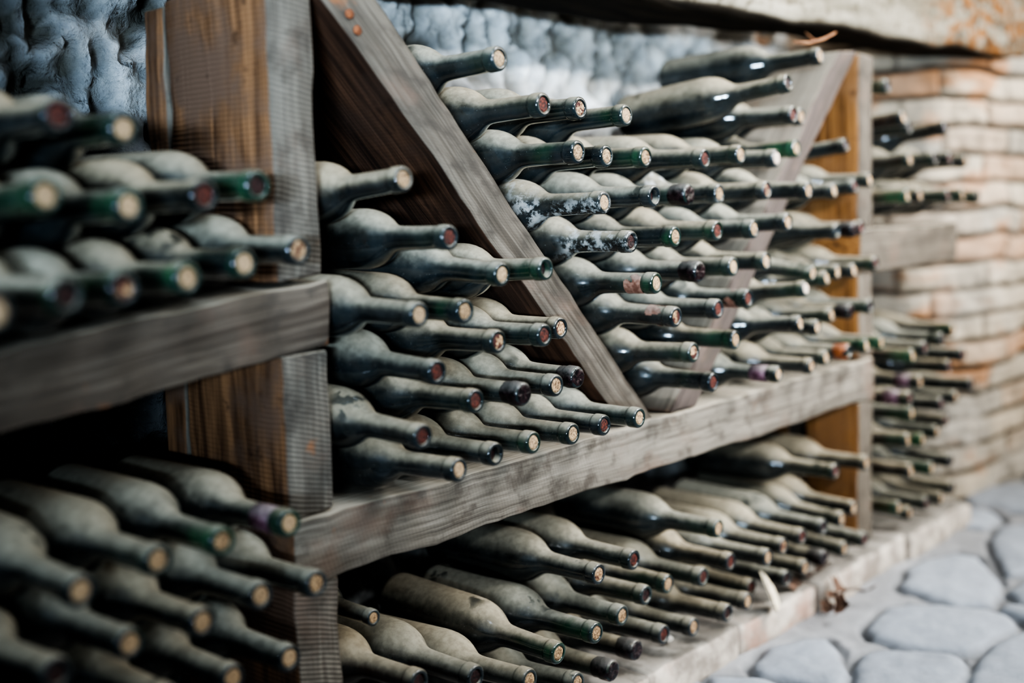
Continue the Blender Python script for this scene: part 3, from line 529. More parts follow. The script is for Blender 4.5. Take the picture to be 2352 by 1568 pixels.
STONES = [[(1.793, -0.1413), (1.8917, -0.128), (1.9343, -0.1468), (1.9629, -0.1983), (1.9963, -0.2625), (1.9882, -0.3075), (1.9583, -0.3272), (1.9278, -0.3328), (1.8617, -0.3227), (1.8115, -0.3199), (1.7766, -0.3098), (1.7501, -0.2594), (1.7435, -0.2141), (1.7531, -0.1674)], [(2.0165, -0.0948), (2.1262, -0.0645), (2.2219, -0.0658), (2.284, -0.1006), (2.2814, -0.1483), (2.2272, -0.1877), (2.158, -0.2299), (2.0224, -0.2658), (1.9815, -0.217), (1.9822, -0.1588), (1.9944, -0.121)], [(2.4132, -0.1184), (2.263, -0.189), (2.2029, -0.2318), (2.2264, -0.2487), (2.2866, -0.2852), (2.5856, -0.2055), (2.5654, -0.1361), (2.5157, -0.1066)], [(2.1101, -0.2505), (2.191, -0.2604), (2.2322, -0.3018), (2.1365, -0.3411), (2.0749, -0.3107), (2.0727, -0.2813)], [(2.0044, -0.2797), (2.0496, -0.2765), (2.0556, -0.317), (2.0735, -0.3601), (2.0139, -0.3781), (1.9612, -0.3429), (1.9896, -0.3216)], [(1.6096, -0.2028), (1.6781, -0.1848), (1.7148, -0.2023), (1.7442, -0.2619), (1.7536, -0.3047), (1.7411, -0.3277), (1.703, -0.3442), (1.6525, -0.3523), (1.5641, -0.3777), (1.5032, -0.3608), (1.4548, -0.2984), (1.5471, -0.2304)], [(1.5412, -0.0645), (1.6146, -0.0486), (1.6789, -0.0798), (1.7031, -0.1119), (1.6746, -0.1492), (1.6311, -0.1828), (1.5527, -0.2219), (1.5114, -0.2271), (1.5208, -0.1514), (1.5137, -0.0958)], [(1.735, -0.339), (1.8398, -0.3259), (1.9365, -0.3444), (1.9995, -0.3825), (1.6615, -0.5038), (1.5481, -0.3961), (1.6772, -0.356)], [(1.4555, -0.0383), (1.4988, -0.1044), (1.5116, -0.1708), (1.4969, -0.2251), (1.4434, -0.2606), (1.332, -0.1166)], [(2.5613, 0.0174), (2.62, 0.0098), (2.6327, -0.0341), (2.5931, -0.0773), (2.4885, -0.093), (2.4675, -0.0406)]]

def build_floor():
    st = .006
    xs = np.arange(.2, 4.6, st); ys = np.arange(-1.5, .42, st)
    X, Y = np.meshgrid(xs, ys)
    wob = .010
    Xw = X + (fbm(X * 14, Y * 14, 3, 3) - .5) * wob * 2; Yw = Y + (fbm(X * 14, Y * 14, 3, 9) - .5) * wob * 2
    sd = np.full(X.shape, -1.)
    sid = np.zeros(X.shape, int)
    for i, p in enumerate(STONES):
        s = poly_sd(Xw, Yw, p)
        up = s > sd; sd = np.where(up, s, sd); sid = np.where(up, i, sid)
    # further stones all over the yard beyond the surveyed ones
    rng = np.random.RandomState(4)
    cx, cy = [], []
    for gx in np.arange(.2, 4.8, .24):
        for gy in np.arange(-1.6, -.05, .17):
            qx = gx + rng.uniform(-.07, .07); qy = gy + rng.uniform(-.05, .05)
            if qx > 1.35 and qx < 2.75 and qy > -.52: continue
            cx.append(qx); cy.append(qy)
    d1 = np.full(X.shape, 9.); d2 = np.full(X.shape, 9.); vid = np.zeros(X.shape, int)
    for i, (a, b) in enumerate(zip(cx, cy)):
        d = np.hypot((Xw - a) * .8, Yw - b)
        nd1 = d < d1
        d2 = np.where(nd1, d1, np.minimum(d2, d)); vid = np.where(nd1, i, vid); d1 = np.where(nd1, d, d1)
    vs = np.minimum((d2 - d1) * .5, .085 - d1 + .03) - .012
    far = (sd < -.035)
    vs = np.minimum(vs, -sd - .03)
    use = far & (vs > sd)
    sd = np.where(use, vs, sd); sid = np.where(use, vid + 40, sid)
    dome = np.where(sd > 0, .008 * (1 - np.exp(-np.maximum(sd, 0) / .014)) + .004 * np.minimum(np.maximum(sd, 0) / .1, 1), 0)
    groove = -.011 * np.exp(-((sd + .006) / .007) ** 2)
    Z = dome + groove + (fbm(X * 9, Y * 9, 4, 21) - .5) * .010 + (fbm(X * 45, Y * 45, 3, 31) - .5) * .004
    tone = .85 + .3 * vnoise(sid * 7.7, sid * 3.1, 5)
    stone = np.stack([.29 * tone, .312 * tone, .345 * tone], -1)
    sand = np.stack([np.full(X.shape, .27), np.full(X.shape, .27), np.full(X.shape, .275)], -1) * (.8 + .4 * fbm(X * 20, Y * 20, 3, 8))[..., None]
    m = np.clip((sd + .004) / .010, 0, 1)[..., None]
    col = stone * m + sand * (1 - m)
    g = np.exp(-((sd + .006) / .008) ** 2)[..., None]
    col = col * (1 - .40 * g)
    P = np.stack([X, Y, Z], -1)
    o = grid_obj('floor', P, mat_tinted('blue_grey_cobbles', 30, .8, .5, .004, .22), col)
    tag(o, 'floor of large worn grey-blue cobblestones', kind='structure')
    # the yard further out, a little lower, same stone
    return o

def build_plaster():
    st = .009
    xs = np.arange(-1.6, 2.5, st); zs = np.arange(-.02, 1.95, st)
    X, Z = np.meshgrid(xs, zs)
    lump = fbm(X * 6, Z * 6, 3, 2) - .5
    rough = 1 - np.abs(fbm(X * 24 + lump * 2, Z * 17, 4, 12) - .5) * 2
    fine = fbm(X * 55, Z * 40, 3, 40) - .5
    D = lump * .05 + (rough - .8) * .070 + fine * .030
    Y = .365 - np.clip(D, -.045, .045)
    hi = np.clip((D + .016) / .034, 0, 1)[..., None]
    warm = np.clip((X - .6) / 1.6, 0, 1)[..., None]
    low = np.clip((.95 - Z) / .5, 0, 1)[..., None]
    white = np.array([.62, .67, .72]) * (1 - warm) + np.array([.74, .73, .70]) * warm
    hollow = np.array([.09, .095, .085]) * (1 - warm) + np.array([.30, .28, .25]) * warm  # darker tone in the hollows of the relief
    stain = np.clip((fbm(X * 3.1, Z * 2.3, 4, 77) - .47) * 5, 0, 1)[..., None]
    white = white * (1 - .6 * low * stain) + np.array([.36, .33, .27]) * (.6 * low * stain)
    col = hollow * (1 - hi) + white * hi
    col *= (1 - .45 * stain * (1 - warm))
    col = col * (1 - .42 * np.clip((.85 - X) / .25, 0, 1))[..., None]  # left end darkened, dimmer light put into the colour
    shelf_shade = (np.clip((.66 - Z) / .06, 0, 1) * np.clip((1.05 - X) / .3, 0, 1))[..., None]  # shade under the tilted shelf, painted into the wall colour
    col = col * (1 - .96 * shelf_shade)
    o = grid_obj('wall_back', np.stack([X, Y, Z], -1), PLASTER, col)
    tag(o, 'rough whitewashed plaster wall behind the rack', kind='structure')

def build_brick():
    pts = [(2.30, .375), (2.44, .372), (2.52, .345), (2.562, .28), (2.585, .20), (2.62, .12), (2.69, .065), (2.80, .03), (2.95, .012), (3.2, -.005), (3.7, -.02), (4.5, -.05)]
    # smooth the path
    p = np.array(pts)
    for _ in range(3):
        q = np.empty((len(p) * 2 - 2, 2)); q[0::2] = p[:-1] * .75 + p[1:] * .25; q[1::2] = p[:-1] * .25 + p[1:] * .75
        p = np.vstack([p[:1], q, p[-1:]])
    seg = np.hypot(*np.diff(p, axis=0).T); cum = np.concatenate([[0], np.cumsum(seg)])
    st = .006
    s = np.arange(0, cum[-1], st); zs = np.arange(-.02, 1.95, st)
    px = np.interp(s, cum, p[:, 0]); py = np.interp(s, cum, p[:, 1])
    tx = np.gradient(px); ty = np.gradient(py); ln = np.hypot(tx, ty); nx, ny = ty / ln, -tx / ln    # towards the yard
    S, Z = np.meshgrid(s, zs)
    H = .062
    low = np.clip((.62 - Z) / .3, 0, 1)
    zc = Z + (fbm(S * 3.2, Z * 1.5, 3, 5) - .5) * .052 + (vnoise(S * 14, Z * 9, 6) - .5) * .010
    row = np.floor(zc / H); fz = zc / H - row
    L = .235
    off = (row % 2) * .5 + vnoise(row * 3.3, row * 1.7, 9) * .5
    sc = S / L + off + (vnoise(S * 11, Z * 11, 15) - .5) * .06
    bi = np.floor(sc); fs = (sc - bi)
    jz = np.minimum(fz, 1 - fz) * H; js = np.minimum(fs, 1 - fs) * L
    j = np.minimum(jz, js * .8 + .002)
    smear = np.clip((fbm(S * 5, Z * 6, 4, 52) - .42) * 5, 0, 1) * (.30 + .70 * low)
    jzn = np.clip(1.15 - jz / .0070, 0, 1); jsn = np.clip(1 - js / .008, 0, 1) * .5
    joint = np.maximum(jzn, jsn)
    depth = -joint * .020 * (1 - .75 * smear) + (fbm(S * 9, Z * 9, 4, 33) - .5) * .034 + (fbm(S * 40, Z * 40, 3, 34) - .5) * .006
    depth = depth + (vnoise(bi * 5.1, row * 3.7, 61) - .5) * .012 * (1 - joint)
    h1 = vnoise(bi * 9.13 + .5, row * 5.77 + .5, 71); h2 = vnoise(bi * 4.9 + .5, row * 8.3 + .5, 72)
    pale = np.array([.58, .49, .375]); greyb = np.array([.43, .385, .32]); pink = np.array([.55, .41, .295]); orange = np.array([.52, .25, .11])
    c = pale + (greyb - pale) * np.clip((h1 - .45) * 4, 0, 1)[..., None]
    c = c + (pink - c) * np.clip((h2 - .55) * 5, 0, 1)[..., None] * .8
    spot = np.clip((fbm(S * 8, Z * 14, 4, 91) - .60) * 9, 0, 1) + .8 * np.clip((h2 - .80) * 9, 0, 1)
    c = c + (orange - c) * np.clip(spot, 0, 1)[..., None] * .8
    mort = np.array([.50, .455, .39])
    c = c + (mort - c) * (smear * .85)[..., None]
    dk = np.clip(joint * 1.4, 0, 1) * (1 - .75 * smear * (.4 + .6 * low))
    c = c + (np.array([.06, .05, .04]) - c) * dk[..., None]
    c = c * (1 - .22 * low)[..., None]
    X = px[None, :] + nx[None, :] * depth; Y = py[None, :] + ny[None, :] * depth
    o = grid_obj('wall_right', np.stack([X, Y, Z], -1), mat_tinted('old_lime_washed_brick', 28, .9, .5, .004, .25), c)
    tag(o, 'curving wall of old lime-smeared bricks', kind='structure')

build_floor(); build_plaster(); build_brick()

# ------------------------------------------------------------------ timber
def board(name, corners, y0, y1, mat, parent, long='z', rough=.0018, edge=.004, seed=0, res=.022, y1b=None):
    """corners: four (x, z) of the front face, order bl, br, tr, tl; extruded from depth y0 to y1, worn edges"""
    bl, br, tr, tl = [Vector((c[0], 0, c[1] + ZF)) for c in corners]
    w = ((br - bl).length + (tr - tl).length) / 2; h = ((tl - bl).length + (tr - br).length) / 2; d = abs(y1 - y0)
    def div(l):
        r = min(edge, l * .3)
        n = max(2, int(l / res))
        return [0, r * .3, r] + [r + (l - 2 * r) * i / n for i in range(1, n)] + [l - r, l - r * .3, l]
    A, B, Cc = div(w), div(d), div(h)
    vid = {}; V = []; G = []; F = []
    rnd = random.Random(seed + 11); o0 = Vector((rnd.uniform(0, 5), rnd.uniform(0, 5), rnd.uniform(0, 5)))
    def vert(a, b, c):
        key = (a, b, c)
        if key in vid: return vid[key]
        p = Vector((a, b, c)); q = Vector((min(max(a, edge), w - edge), min(max(b, edge), d - edge), min(max(c, edge), h - edge)))
        e = p - q
        if e.length > edge: p = q + e.normalized() * edge
        u, v, t = p.x / w, p.y / d, p.z / h
        P = (bl * (1 - u) + br * u) * (1 - t) + (tl * (1 - u) + tr * u) * t
        P.y = y0 + (y1 - y0) * v
        onedge = sum(1 for k, l in ((a, w), (b, d), (c, h)) if k < edge * 1.5 or k > l - edge * 1.5)
        am = rough * (1 if onedge < 2 else 2.2)
        nz = mnoise.noise_vector(P * 11 + o0) * am + mnoise.noise_vector(P * 45 + o0) * am * .45
        P = P + nz
        vid[key] = len(V); V.append(P)
        g = {'z': (p.z, p.x, p.y), 'x': (p.x, p.z, p.y)}[long]
        G.append((g[0] + o0.x, g[1] + o0.y, g[2] + o0.z))
        return vid[key]
    def face(f):
        F.append(f)
    for i in range(len(A) - 1):
        for j in range(len(Cc) - 1):
            face((vert(A[i], 0, Cc[j]), vert(A[i + 1], 0, Cc[j]), vert(A[i + 1], 0, Cc[j + 1]), vert(A[i], 0, Cc[j + 1])))
            face((vert(A[i], d, Cc[j]), vert(A[i], d, Cc[j + 1]), vert(A[i + 1], d, Cc[j + 1]), vert(A[i + 1], d, Cc[j])))
    for i in range(len(B) - 1):
        for j in range(len(Cc) - 1):
            face((vert(0, B[i], Cc[j]), vert(0, B[i], Cc[j + 1]), vert(0, B[i + 1], Cc[j + 1]), vert(0, B[i + 1], Cc[j])))
            face((vert(w, B[i], Cc[j]), vert(w, B[i + 1], Cc[j]), vert(w, B[i + 1], Cc[j + 1]), vert(w, B[i], Cc[j + 1])))
    for i in range(len(A) - 1):
        for j in range(len(B) - 1):
            face((vert(A[i], B[j], 0), vert(A[i], B[j + 1], 0), vert(A[i + 1], B[j + 1], 0), vert(A[i + 1], B[j], 0)))
            face((vert(A[i], B[j], h), vert(A[i + 1], B[j], h), vert(A[i + 1], B[j + 1], h), vert(A[i], B[j + 1], h)))
    o = mesh_obj(name, V, F, mat, parent)
    a = o.data.attributes.new('grain', 'FLOAT_VECTOR', 'POINT')
    a.data.foreach_set('vector', [x for g in G for x in g])
    return o

def rect(x0, x1, z0, z1): return [(x0, z0), (x1, z0), (x1, z1), (x0, z1)]

rack = empty('wine_rack', (0, 0, 0))
tag(rack, 'weathered timber wine rack with posts, shelves and two crossing diagonal planks', 'wine rack')
LS = lambda x: -.065 + .104 * (x - .795)
# near post, in three lengths between the shelves, with its rear slat
board('post', [(.733, LS(.733) + .001), (.7905, LS(.79) + .001), (.7905, .244), (.732, .236)], 0, .178, WOODS, rack, seed=1)
board('rear_slat', [(.733, LS(.733) + .001), (.788, LS(.79) + .001), (.788, .236), (.732, .230)], .184, .224, WOOD, rack, seed=2)
board('post', [(.731, -.318), (.7905, -.318), (.7905, -.141), (.731, -.146)], 0, .178, WOODS, rack, seed=3)
board('rear_slat', [(.731, -.318), (.788, -.318), (.788, -.141), (.731, -.146)], .184, .226, WOOD, rack, seed=4)
board('post', rect(.733, .791, -.658, -.391), 0, .178, WOODS, rack, seed=5)
board('rear_slat', rect(.735, .790, -.657, -.391), .184, .224, WOOD, rack, seed=6)
# tilted shelf of the near bay
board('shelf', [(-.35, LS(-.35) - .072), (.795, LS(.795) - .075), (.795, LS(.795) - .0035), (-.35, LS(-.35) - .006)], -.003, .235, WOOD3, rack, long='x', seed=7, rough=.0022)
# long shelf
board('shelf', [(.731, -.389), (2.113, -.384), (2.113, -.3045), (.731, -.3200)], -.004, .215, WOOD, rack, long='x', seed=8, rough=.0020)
# far post
board('post', rect(2.0545, 2.1125, -.060, .258), 0, .15, WOOD2, rack, seed=9, edge=.007)
board('rear_slat', rect(2.056, 2.111, -.060, .250), .158, .20, WOOD2, rack, seed=10)
board('post', rect(2.0545, 2.1125, -.302, -.143), 0, .15, WOOD2, rack, seed=12)
board('rear_slat', rect(2.056, 2.111, -.300, -.143), .158, .20, WOOD2, rack, seed=13)
board('post', rect(2.0535, 2.1125, -.657, -.386), 0, .112, WOOD2, rack, seed=14)
board('rear_slat', rect(2.055, 2.111, -.657, -.386), .146, .195, WOOD2, rack, seed=15)
# shelf past the far post
board('shelf', rect(2.053, 2.52, -.142, -.062), -.004, .215, WOOD2, rack, long='x', seed=16)
# diagonal planks
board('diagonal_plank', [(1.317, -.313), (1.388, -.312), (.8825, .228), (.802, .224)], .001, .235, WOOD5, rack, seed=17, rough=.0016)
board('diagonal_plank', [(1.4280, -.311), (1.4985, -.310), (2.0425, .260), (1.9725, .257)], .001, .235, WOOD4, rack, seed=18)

# heavy old beam lying above the rack
def build_beam():
    n, V, G, F = 120, [], [], []
    xs = [-.35 + 4.0 * i / n for i in range(n + 1)]
    prof = [(0, 0), (0, .25), (0, .5), (0, .75), (0, 1), (.33, 1), (.66, 1), (1, 1), (1, .66), (1, .33), (1, 0), (.8, 0), (.6, 0), (.4, 0), (.2, 0), (.06, 0)]
    m = len(prof)
    for x in xs:
        yf = .059 - .040 * (x - 1.49)
        yb = min(.325, .297 - .15 * (x - 1.20))
        yb = max(yb, yf + .13)
        for (u, v) in prof:
            y = yf + (yb - yf) * u; z = .302 + .24 * v + ZF
            if u == 0 and v == 0: z += .010; 
            if u == .06: y += .004
            P = Vector((x, y, z)); q = P + mnoise.noise_vector(P * 6) * .010 + mnoise.noise_vector(P * 26) * .005
            q.x = x
            V.append(q); G.append((x, z, y))
    for i in range(n):
        for k in range(m):
            k2 = (k + 1) % m
            F.append((i * m + k, i * m + k2, (i + 1) * m + k2, (i + 1) * m + k))
    F.append(tuple(range(m))[::-1]); F.append(tuple(n * m + k for k in range(m)))
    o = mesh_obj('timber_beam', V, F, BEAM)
    a = o.data.attributes.new('grain', 'FLOAT_VECTOR', 'POINT'); a.data.foreach_set('vector', [c for g in G for c in g])
    bm = bmesh.new(); bm.from_mesh(o.data); bmesh.ops.recalc_face_normals(bm, faces=bm.faces); bm.to_mesh(o.data); bm.free()
    md = o.modifiers.new('sub', 'SUBSURF'); md.levels = md.render_levels = 1
    tag(o, 'heavy pale old timber beam running above the rack with rusty stains', 'beam')
build_beam()

# low stone ledge the rack stands on, in separate blocks
ledge = empty('stone_ledge', (1, 0, 0))
tag(ledge, 'low kerb of worn stone blocks under the rack along the cobbles', 'ledge')
x = -.4; i = 0
rnd = random.Random(5)
while x < 2.5:
    w = rnd.uniform(.16, .34); x1 = min(x + w, 2.51)
    if 2.51 - x1 < .08: x1 = 2.51
    if i == 0: x1 = x + .3
    f = -.034 + rnd.uniform(-.006, .006) - (.0 if x < 1.5 else .006)
    o = board('ledge_stone', rect(x + .001 - 1, x1 - .001 - 1, -.722, -.6635), f, .345, LEDGE, ledge, long='x', rough=.0026, edge=.009, seed=30 + i, res=.018)
    x = x1; i += 1

# ------------------------------------------------------------------ bottles
L0 = .295
P_BORD = [(.0120, .0090), (.0006, .0091), (0, .0100), (0, .0124), (.0010, .0137), (.0028, .0143), (.0125, .0146), (.0150, .0145), (.0162, .0137), (.0178, .0133), (.034, .0135), (.055, .0138), (.074, .0142), (.083, .0148), (.090, .0163), (.096, .0192), (.102, .0230), (.108, .0268), (.115, .0304), (.123, .0333), (.131, .0352), (.140, .0363), (.150, .0366), (.19, .0366), (.24, .0366), (.284, .0366), (.290, .0359), (.2935, .0340), (.295, .0305), (.2935, .026), (.289, .018), (.280, .010), (.272, 0)]
P_BURG = [(.0120, .0090), (.0006, .0091), (0, .0100), (0, .0124), (.0010, .0137), (.0028, .0143), (.0105, .0146), (.0130, .0145), (.0142, .0137), (.0158, .0133), (.034, .0137), (.055, .0146), (.070, .0160), (.085, .0185), (.100, .0218), (.115, .0256), (.130, .0293), (.145, .0326), (.158, .0348), (.170, .0361), (.180, .0366), (.22, .0366), (.26, .0366), (.284, .0366), (.290, .0359), (.2935, .0340), (.295, .0305), (.2935, .026), (.289, .018), (.280, .010), (.272, 0)]
def lathe(prof, seg=44, wob=0., seed=0):
    """profile of (distance from mouth, radius) turned about the local Y axis, base at y = 0, mouth at y = -L0"""
    V, F = [], []
    rings = []
    for (d, r) in prof:
        if r == 0:
            rings.append([len(V)]); V.append((0, d - L0, 0)); continue
        ring = []
        for k in range(seg):
            a = 2 * math.pi * k / seg
            rr, dd = r, d
            if wob:
                nn = mnoise.noise(Vector((math.cos(a) * 2.2 + seed, math.sin(a) * 2.2, d * 160)))
                rr = r * (1 + wob * nn); dd = d + wob * .02 * mnoise.noise(Vector((math.cos(a) * 1.6, math.sin(a) * 1.6 + seed, 3.3)))
            ring.append(len(V)); V.append((math.cos(a) * rr, dd - L0, math.sin(a) * rr))
        rings.append(ring)
    for a, b in zip(rings[:-1], rings[1:]):
        if len(a) == 1 and len(b) == 1: continue
        for k in range(seg):
            k2 = (k + 1) % seg
            if len(b) == 1: F.append((a[k], a[k2], b[0]))
            elif len(a) == 1: F.append((a[0], b[k2], b[k]))
            else: F.append((a[k], a[k2], b[k2], b[k]))
    return V, F
def proto(name, prof, mat, seg=44, wob=0., seed=0):
    V, F = lathe(prof, seg, wob, seed)
    me = bpy.data.meshes.new(name); me.from_pydata(V, [], F)
    bm = bmesh.new(); bm.from_mesh(me); bmesh.ops.recalc_face_normals(bm, faces=bm.faces)
    bm.to_mesh(me); bm.free()
    me.polygons.foreach_set('use_smooth', [True] * len(me.polygons)); me.materials.append(mat)
    return me
ME = {'b': proto('bordeaux_body', P_BORD, GLASS), 'y': proto('burgundy_body', P_BURG, GLASS)}
def cork_prof(depth): return [(depth + .0004, 0), (depth, .0060), (depth, .0084), (depth + .0008, .0089), (.0118, .0089)]
CK = {'c': proto('cork_mesh', cork_prof(.0008), CORK, 28, .02), 'r': proto('red_cork_mesh', cork_prof(.0016), REDC, 28, .02),
      'd': proto('dark_cork_mesh', cork_prof(.0022), DARKC, 28, .02), 'm': proto('half_cork_mesh', cork_prof(.0012), HALF, 28, .02),
      'w': proto('pale_cork_mesh', cork_prof(-.0012), PALEC, 28, .03),
      'o': proto('sunken_cork_mesh', cork_prof(.0095), DARKC, 28, .02)}
WX = [(.0002, 0), (.0001, .006), (-.0006, .0105), (.0006, .0131), (.0026, .0146), (.013, .0150), (.0165, .0148), (.020, .0140), (.027, .0139), (.0285, .0134)]
SEAL = {'x': proto('wax_mesh', WX, WAXD, 36, .05), 'q': proto('orange_wax_mesh', WX[3:], WAXO, 36, .10, 2.),
        'p': proto('purple_foil_mesh', [(.020, .0132), (.0202, .0140), (.050, .0143), (.0505, .0136)], FOILP, 36, .012, 4.),
        'R': proto('paper_mesh', [(.0175, .0134), (.018, .0141), (.040, .0142), (.046, .0136)], FOILR, 36, .02, 6.)}
def torn(me, seed, keep=.0):
    """tear pieces out of a sleeve so that only remains stay on the neck"""
    bm = bmesh.new(); bm.from_mesh(me)
    bad = [f for f in bm.faces if mnoise.noise(f.calc_center_median() * 75 + Vector((seed, 0, 0))) + f.calc_center_median().z * 28 > keep]
    bmesh.ops.delete(bm, geom=bad, context='FACES'); bm.to_mesh(me); bm.free()
sl = [(.0176, .0136)] + [(.0178 + .0017 * i, .0141) for i in range(16)]
SEAL['R'] = proto('paper_mesh', sl, FOILR, 44, .02, 6.); torn(SEAL['R'], 3., .12)
rb = random.Random(3)
for (cp, (mx, my, mz, bx, bz), s, look, shp, label) in BOTTLES:
    M = Vector((mx, my, mz + ZF)); Bp = Vector((bx, my + L0 * s, bz + ZF))
    d = (M - Bp).normalized()
    root = empty('wine_bottle', Bp)
    q = Vector((0, -1, 0)).rotation_difference(d)
    spin = Quaternion((0, 1, 0), rb.uniform(0, 6.283))
    root.rotation_mode = 'QUATERNION'; root.rotation_quaternion = q @ spin
    root.scale = (s, s, s)
    tag(root, label, 'bottle', GROUPS[cp])
    body = bpy.data.objects.new('glass_body', ME[shp]); COL.objects.link(body); body.parent = root
    g = 1. if 'g' in look else rb.choice((0, 0, .15, .4))
    body.color = (g, rb.uniform(.42, .66) + (.2 if 'D' in look else 0) + (.05 if 'W' in look else 0) - (.12 if 'g' in look else 0), 1. if 'W' in look else rb.random() * .5, 1)
    ck = next((c for c in look if c in 'crdmwo'), None)
    if ck:
        c = bpy.data.objects.new('cork', CK[ck]); COL.objects.link(c); c.parent = root
        if ck in 'rdmwo': c['label'] = {'r': 'wine-stained cork', 'd': 'blackened cork', 'm': 'half-stained cork', 'w': 'pale crusted cork', 'o': 'cork sunk inside the mouth'}[ck]
    for k, nm in (('x', 'wax_seal'), ('q', 'wax_seal'), ('p', 'foil_capsule'), ('R', 'paper_remains')):
        if k in look:
            c = bpy.data.objects.new(nm, SEAL[k]); COL.objects.link(c); c.parent = root

# ------------------------------------------------------------------ small debris
LT = -.660 + ZF
def flake(name, pts, thick, mat, bend=0., parent=None):
    """thin leaf-like solid through outline points (x, y), bent upward"""
    n = len(pts); cx = sum(p[0] for p in pts) / n; cy = sum(p[1] for p in pts) / n
    V, F = [], []
    def z(x, y): return bend * ((x - cx) ** 2 - .4 * (y - cy) ** 2)
    for t in (0, 1):
        V.append((cx, cy, z(cx, cy) + thick * (t - .5) * 1.6))
        for (x, y) in pts: V.append((x, y, z(x, y) + thick * (t - .5) * .6))
        for (x, y) in pts: V.append(((x + cx) / 2, (y + cy) / 2, z((x + cx) / 2, (y + cy) / 2) + thick * (t - .5)))
    b = 1 + 2 * n
    for t in (0, 1):
        o = t * b
        for k in range(n):
            k2 = (k + 1) % n
            f1 = (o + 1 + k, o + 1 + k2, o + 1 + n + k2, o + 1 + n + k); f2 = (o, o + 1 + n + k, o + 1 + n + k2)
            if t == 0: f1, f2 = f1[::-1], f2[::-1]
            F += [f1, f2]
    for k in range(n):
        k2 = (k + 1) % n; F.append((1 + k, b + 1 + k, b + 1 + k2, 1 + k2))
    return mesh_obj(name, V, F, mat, parent)
PALEW = mat_plain('pale_bare_wood', (.50, .42, .29), (.70, .62, .47), 50)
LEAF = mat_plain('dry_brown_leaf', (.050, .028, .018), (.17, .095, .06), 60)
CHALK = mat_plain('chalky_crumb', (.5, .48, .44), (.7, .68, .62), 90)
TWIG = mat_plain('dry_twig', (.20, .085, .04), (.36, .18, .09), 60)
ch = flake('wood_chip', [(-.012, .0), (-.010, .028), (-.004, .058), (.002, .072), (.007, .055), (.012, .025), (.011, .0), (.002, -.006)], .006, PALEW, 4.)
ch.scale = (1.5, .9, 1)
ch.location = (1.652, -.052, LT + .004); ch.rotation_euler = (math.radians(68), math.radians(-8), math.radians(22))
tag(ch, 'pale pointed wood chip leaning on the kerb below the rack', 'wood chip')
lf = []
rnd = random.Random(12)
for i in range(9):
    a = rnd.uniform(0, 6.28); s = rnd.uniform(.6, 1.25)
    pts = []
    for k in range(12):
        t = 2 * math.pi * k / 12; r = (.016 if k % 2 else .011) * s
        pts.append((math.cos(t) * r * 1.5, math.sin(t) * r))
    o = flake('dry_leaf', pts, .0012, LEAF, rnd.uniform(12, 26))
    on = i < 3
    o.location = (1.80 + rnd.uniform(-.07, .09), (-.052 if on else -.062) - (0 if on else rnd.uniform(0, .035)), (-.640 if on else -.704 + .004 * i) + ZF + .004)
    if on: o.location.y = -.02; o.location.z = LT + .008
    o.rotation_euler = (rnd.uniform(-.6, .6), rnd.uniform(-.6, .6), a)
    tag(o, 'curled dry brown leaf in the small litter heap against the kerb', 'leaf', 'dry leaves heaped against the kerb')
cr = flake('plaster_crumb', [(-.010, -.003), (-.004, .004), (.004, .003), (.011, .005), (.007, -.003), (0, -.004)], .005, CHALK, 0)
cr.location = (1.425, .006, LT + .0045); tag(cr, 'tiny white crumb on the kerb beside a dark bottle mouth', 'crumb')
# twig lying on the topmost bottle under the beam
def tube(pts, rad, seg=8):
    V, F = [], []
    for i, p in enumerate(pts):
        p = Vector(p); t = (Vector(pts[min(i + 1, len(pts) - 1)]) - Vector(pts[max(i - 1, 0)])).normalized()
        a = t.orthogonal().normalized(); b = t.cross(a)
        r = rad[i] if isinstance(rad, (list, tuple)) else rad
        for k in range(seg):
            an = 2 * math.pi * k / seg; V.append(p + a * math.cos(an) * r + b * math.sin(an) * r)
    for i in range(len(pts) - 1):
        for k in range(seg):
            k2 = (k + 1) % seg; F.append((i * seg + k, i * seg + k2, (i + 1) * seg + k2, (i + 1) * seg + k))
    F.append(tuple(range(seg))[::-1]); F.append(tuple((len(pts) - 1) * seg + k for k in range(seg)))
    return V, F
tw = empty('twig', (1.80, -.045, .2475 + ZF)); tag(tw, 'short forked reddish dry twig lying on the topmost bottle neck under the beam', 'twig')
V, F = tube([(-.035, .022, .004), (-.01, .008, .003), (.015, -.006, .010), (.045, -.012, .022)], [.0022, .0026, .0024, .0016]); mesh_obj('stem', V, F, TWIG, tw)
V, F = tube([(.005, 0, .005), (.010, .014, .014), (.012, .026, .024)], [.0018, .0015, .001]); mesh_obj('side_shoot', V, F, TWIG, tw)
# nail heads on the near diagonal plank
NAIL = mat_plain('rusty_iron', (.10, .035, .015), (.28, .10, .04), 200)
for (x, z) in ((.842, .208), (.852, .192)):
    V, F = [], []
    for (y, r) in ((.004, .004), (-.0015, .0055), (-.0025, .0045), (-.0027, .0)):
        for k in range(14):
            a = 2 * math.pi * k / 14; V.append((x + math.cos(a) * r, y, z + ZF + math.sin(a) * r))
    for i in range(3):
        for k in range(14):
            k2 = (k + 1) % 14; F.append((i * 14 + k, i * 14 + k2, (i + 1) * 14 + k2, (i + 1) * 14 + k))
    n = mesh_obj('nail_head', V, F, NAIL, rack); n['label'] = 'rusty nail head'

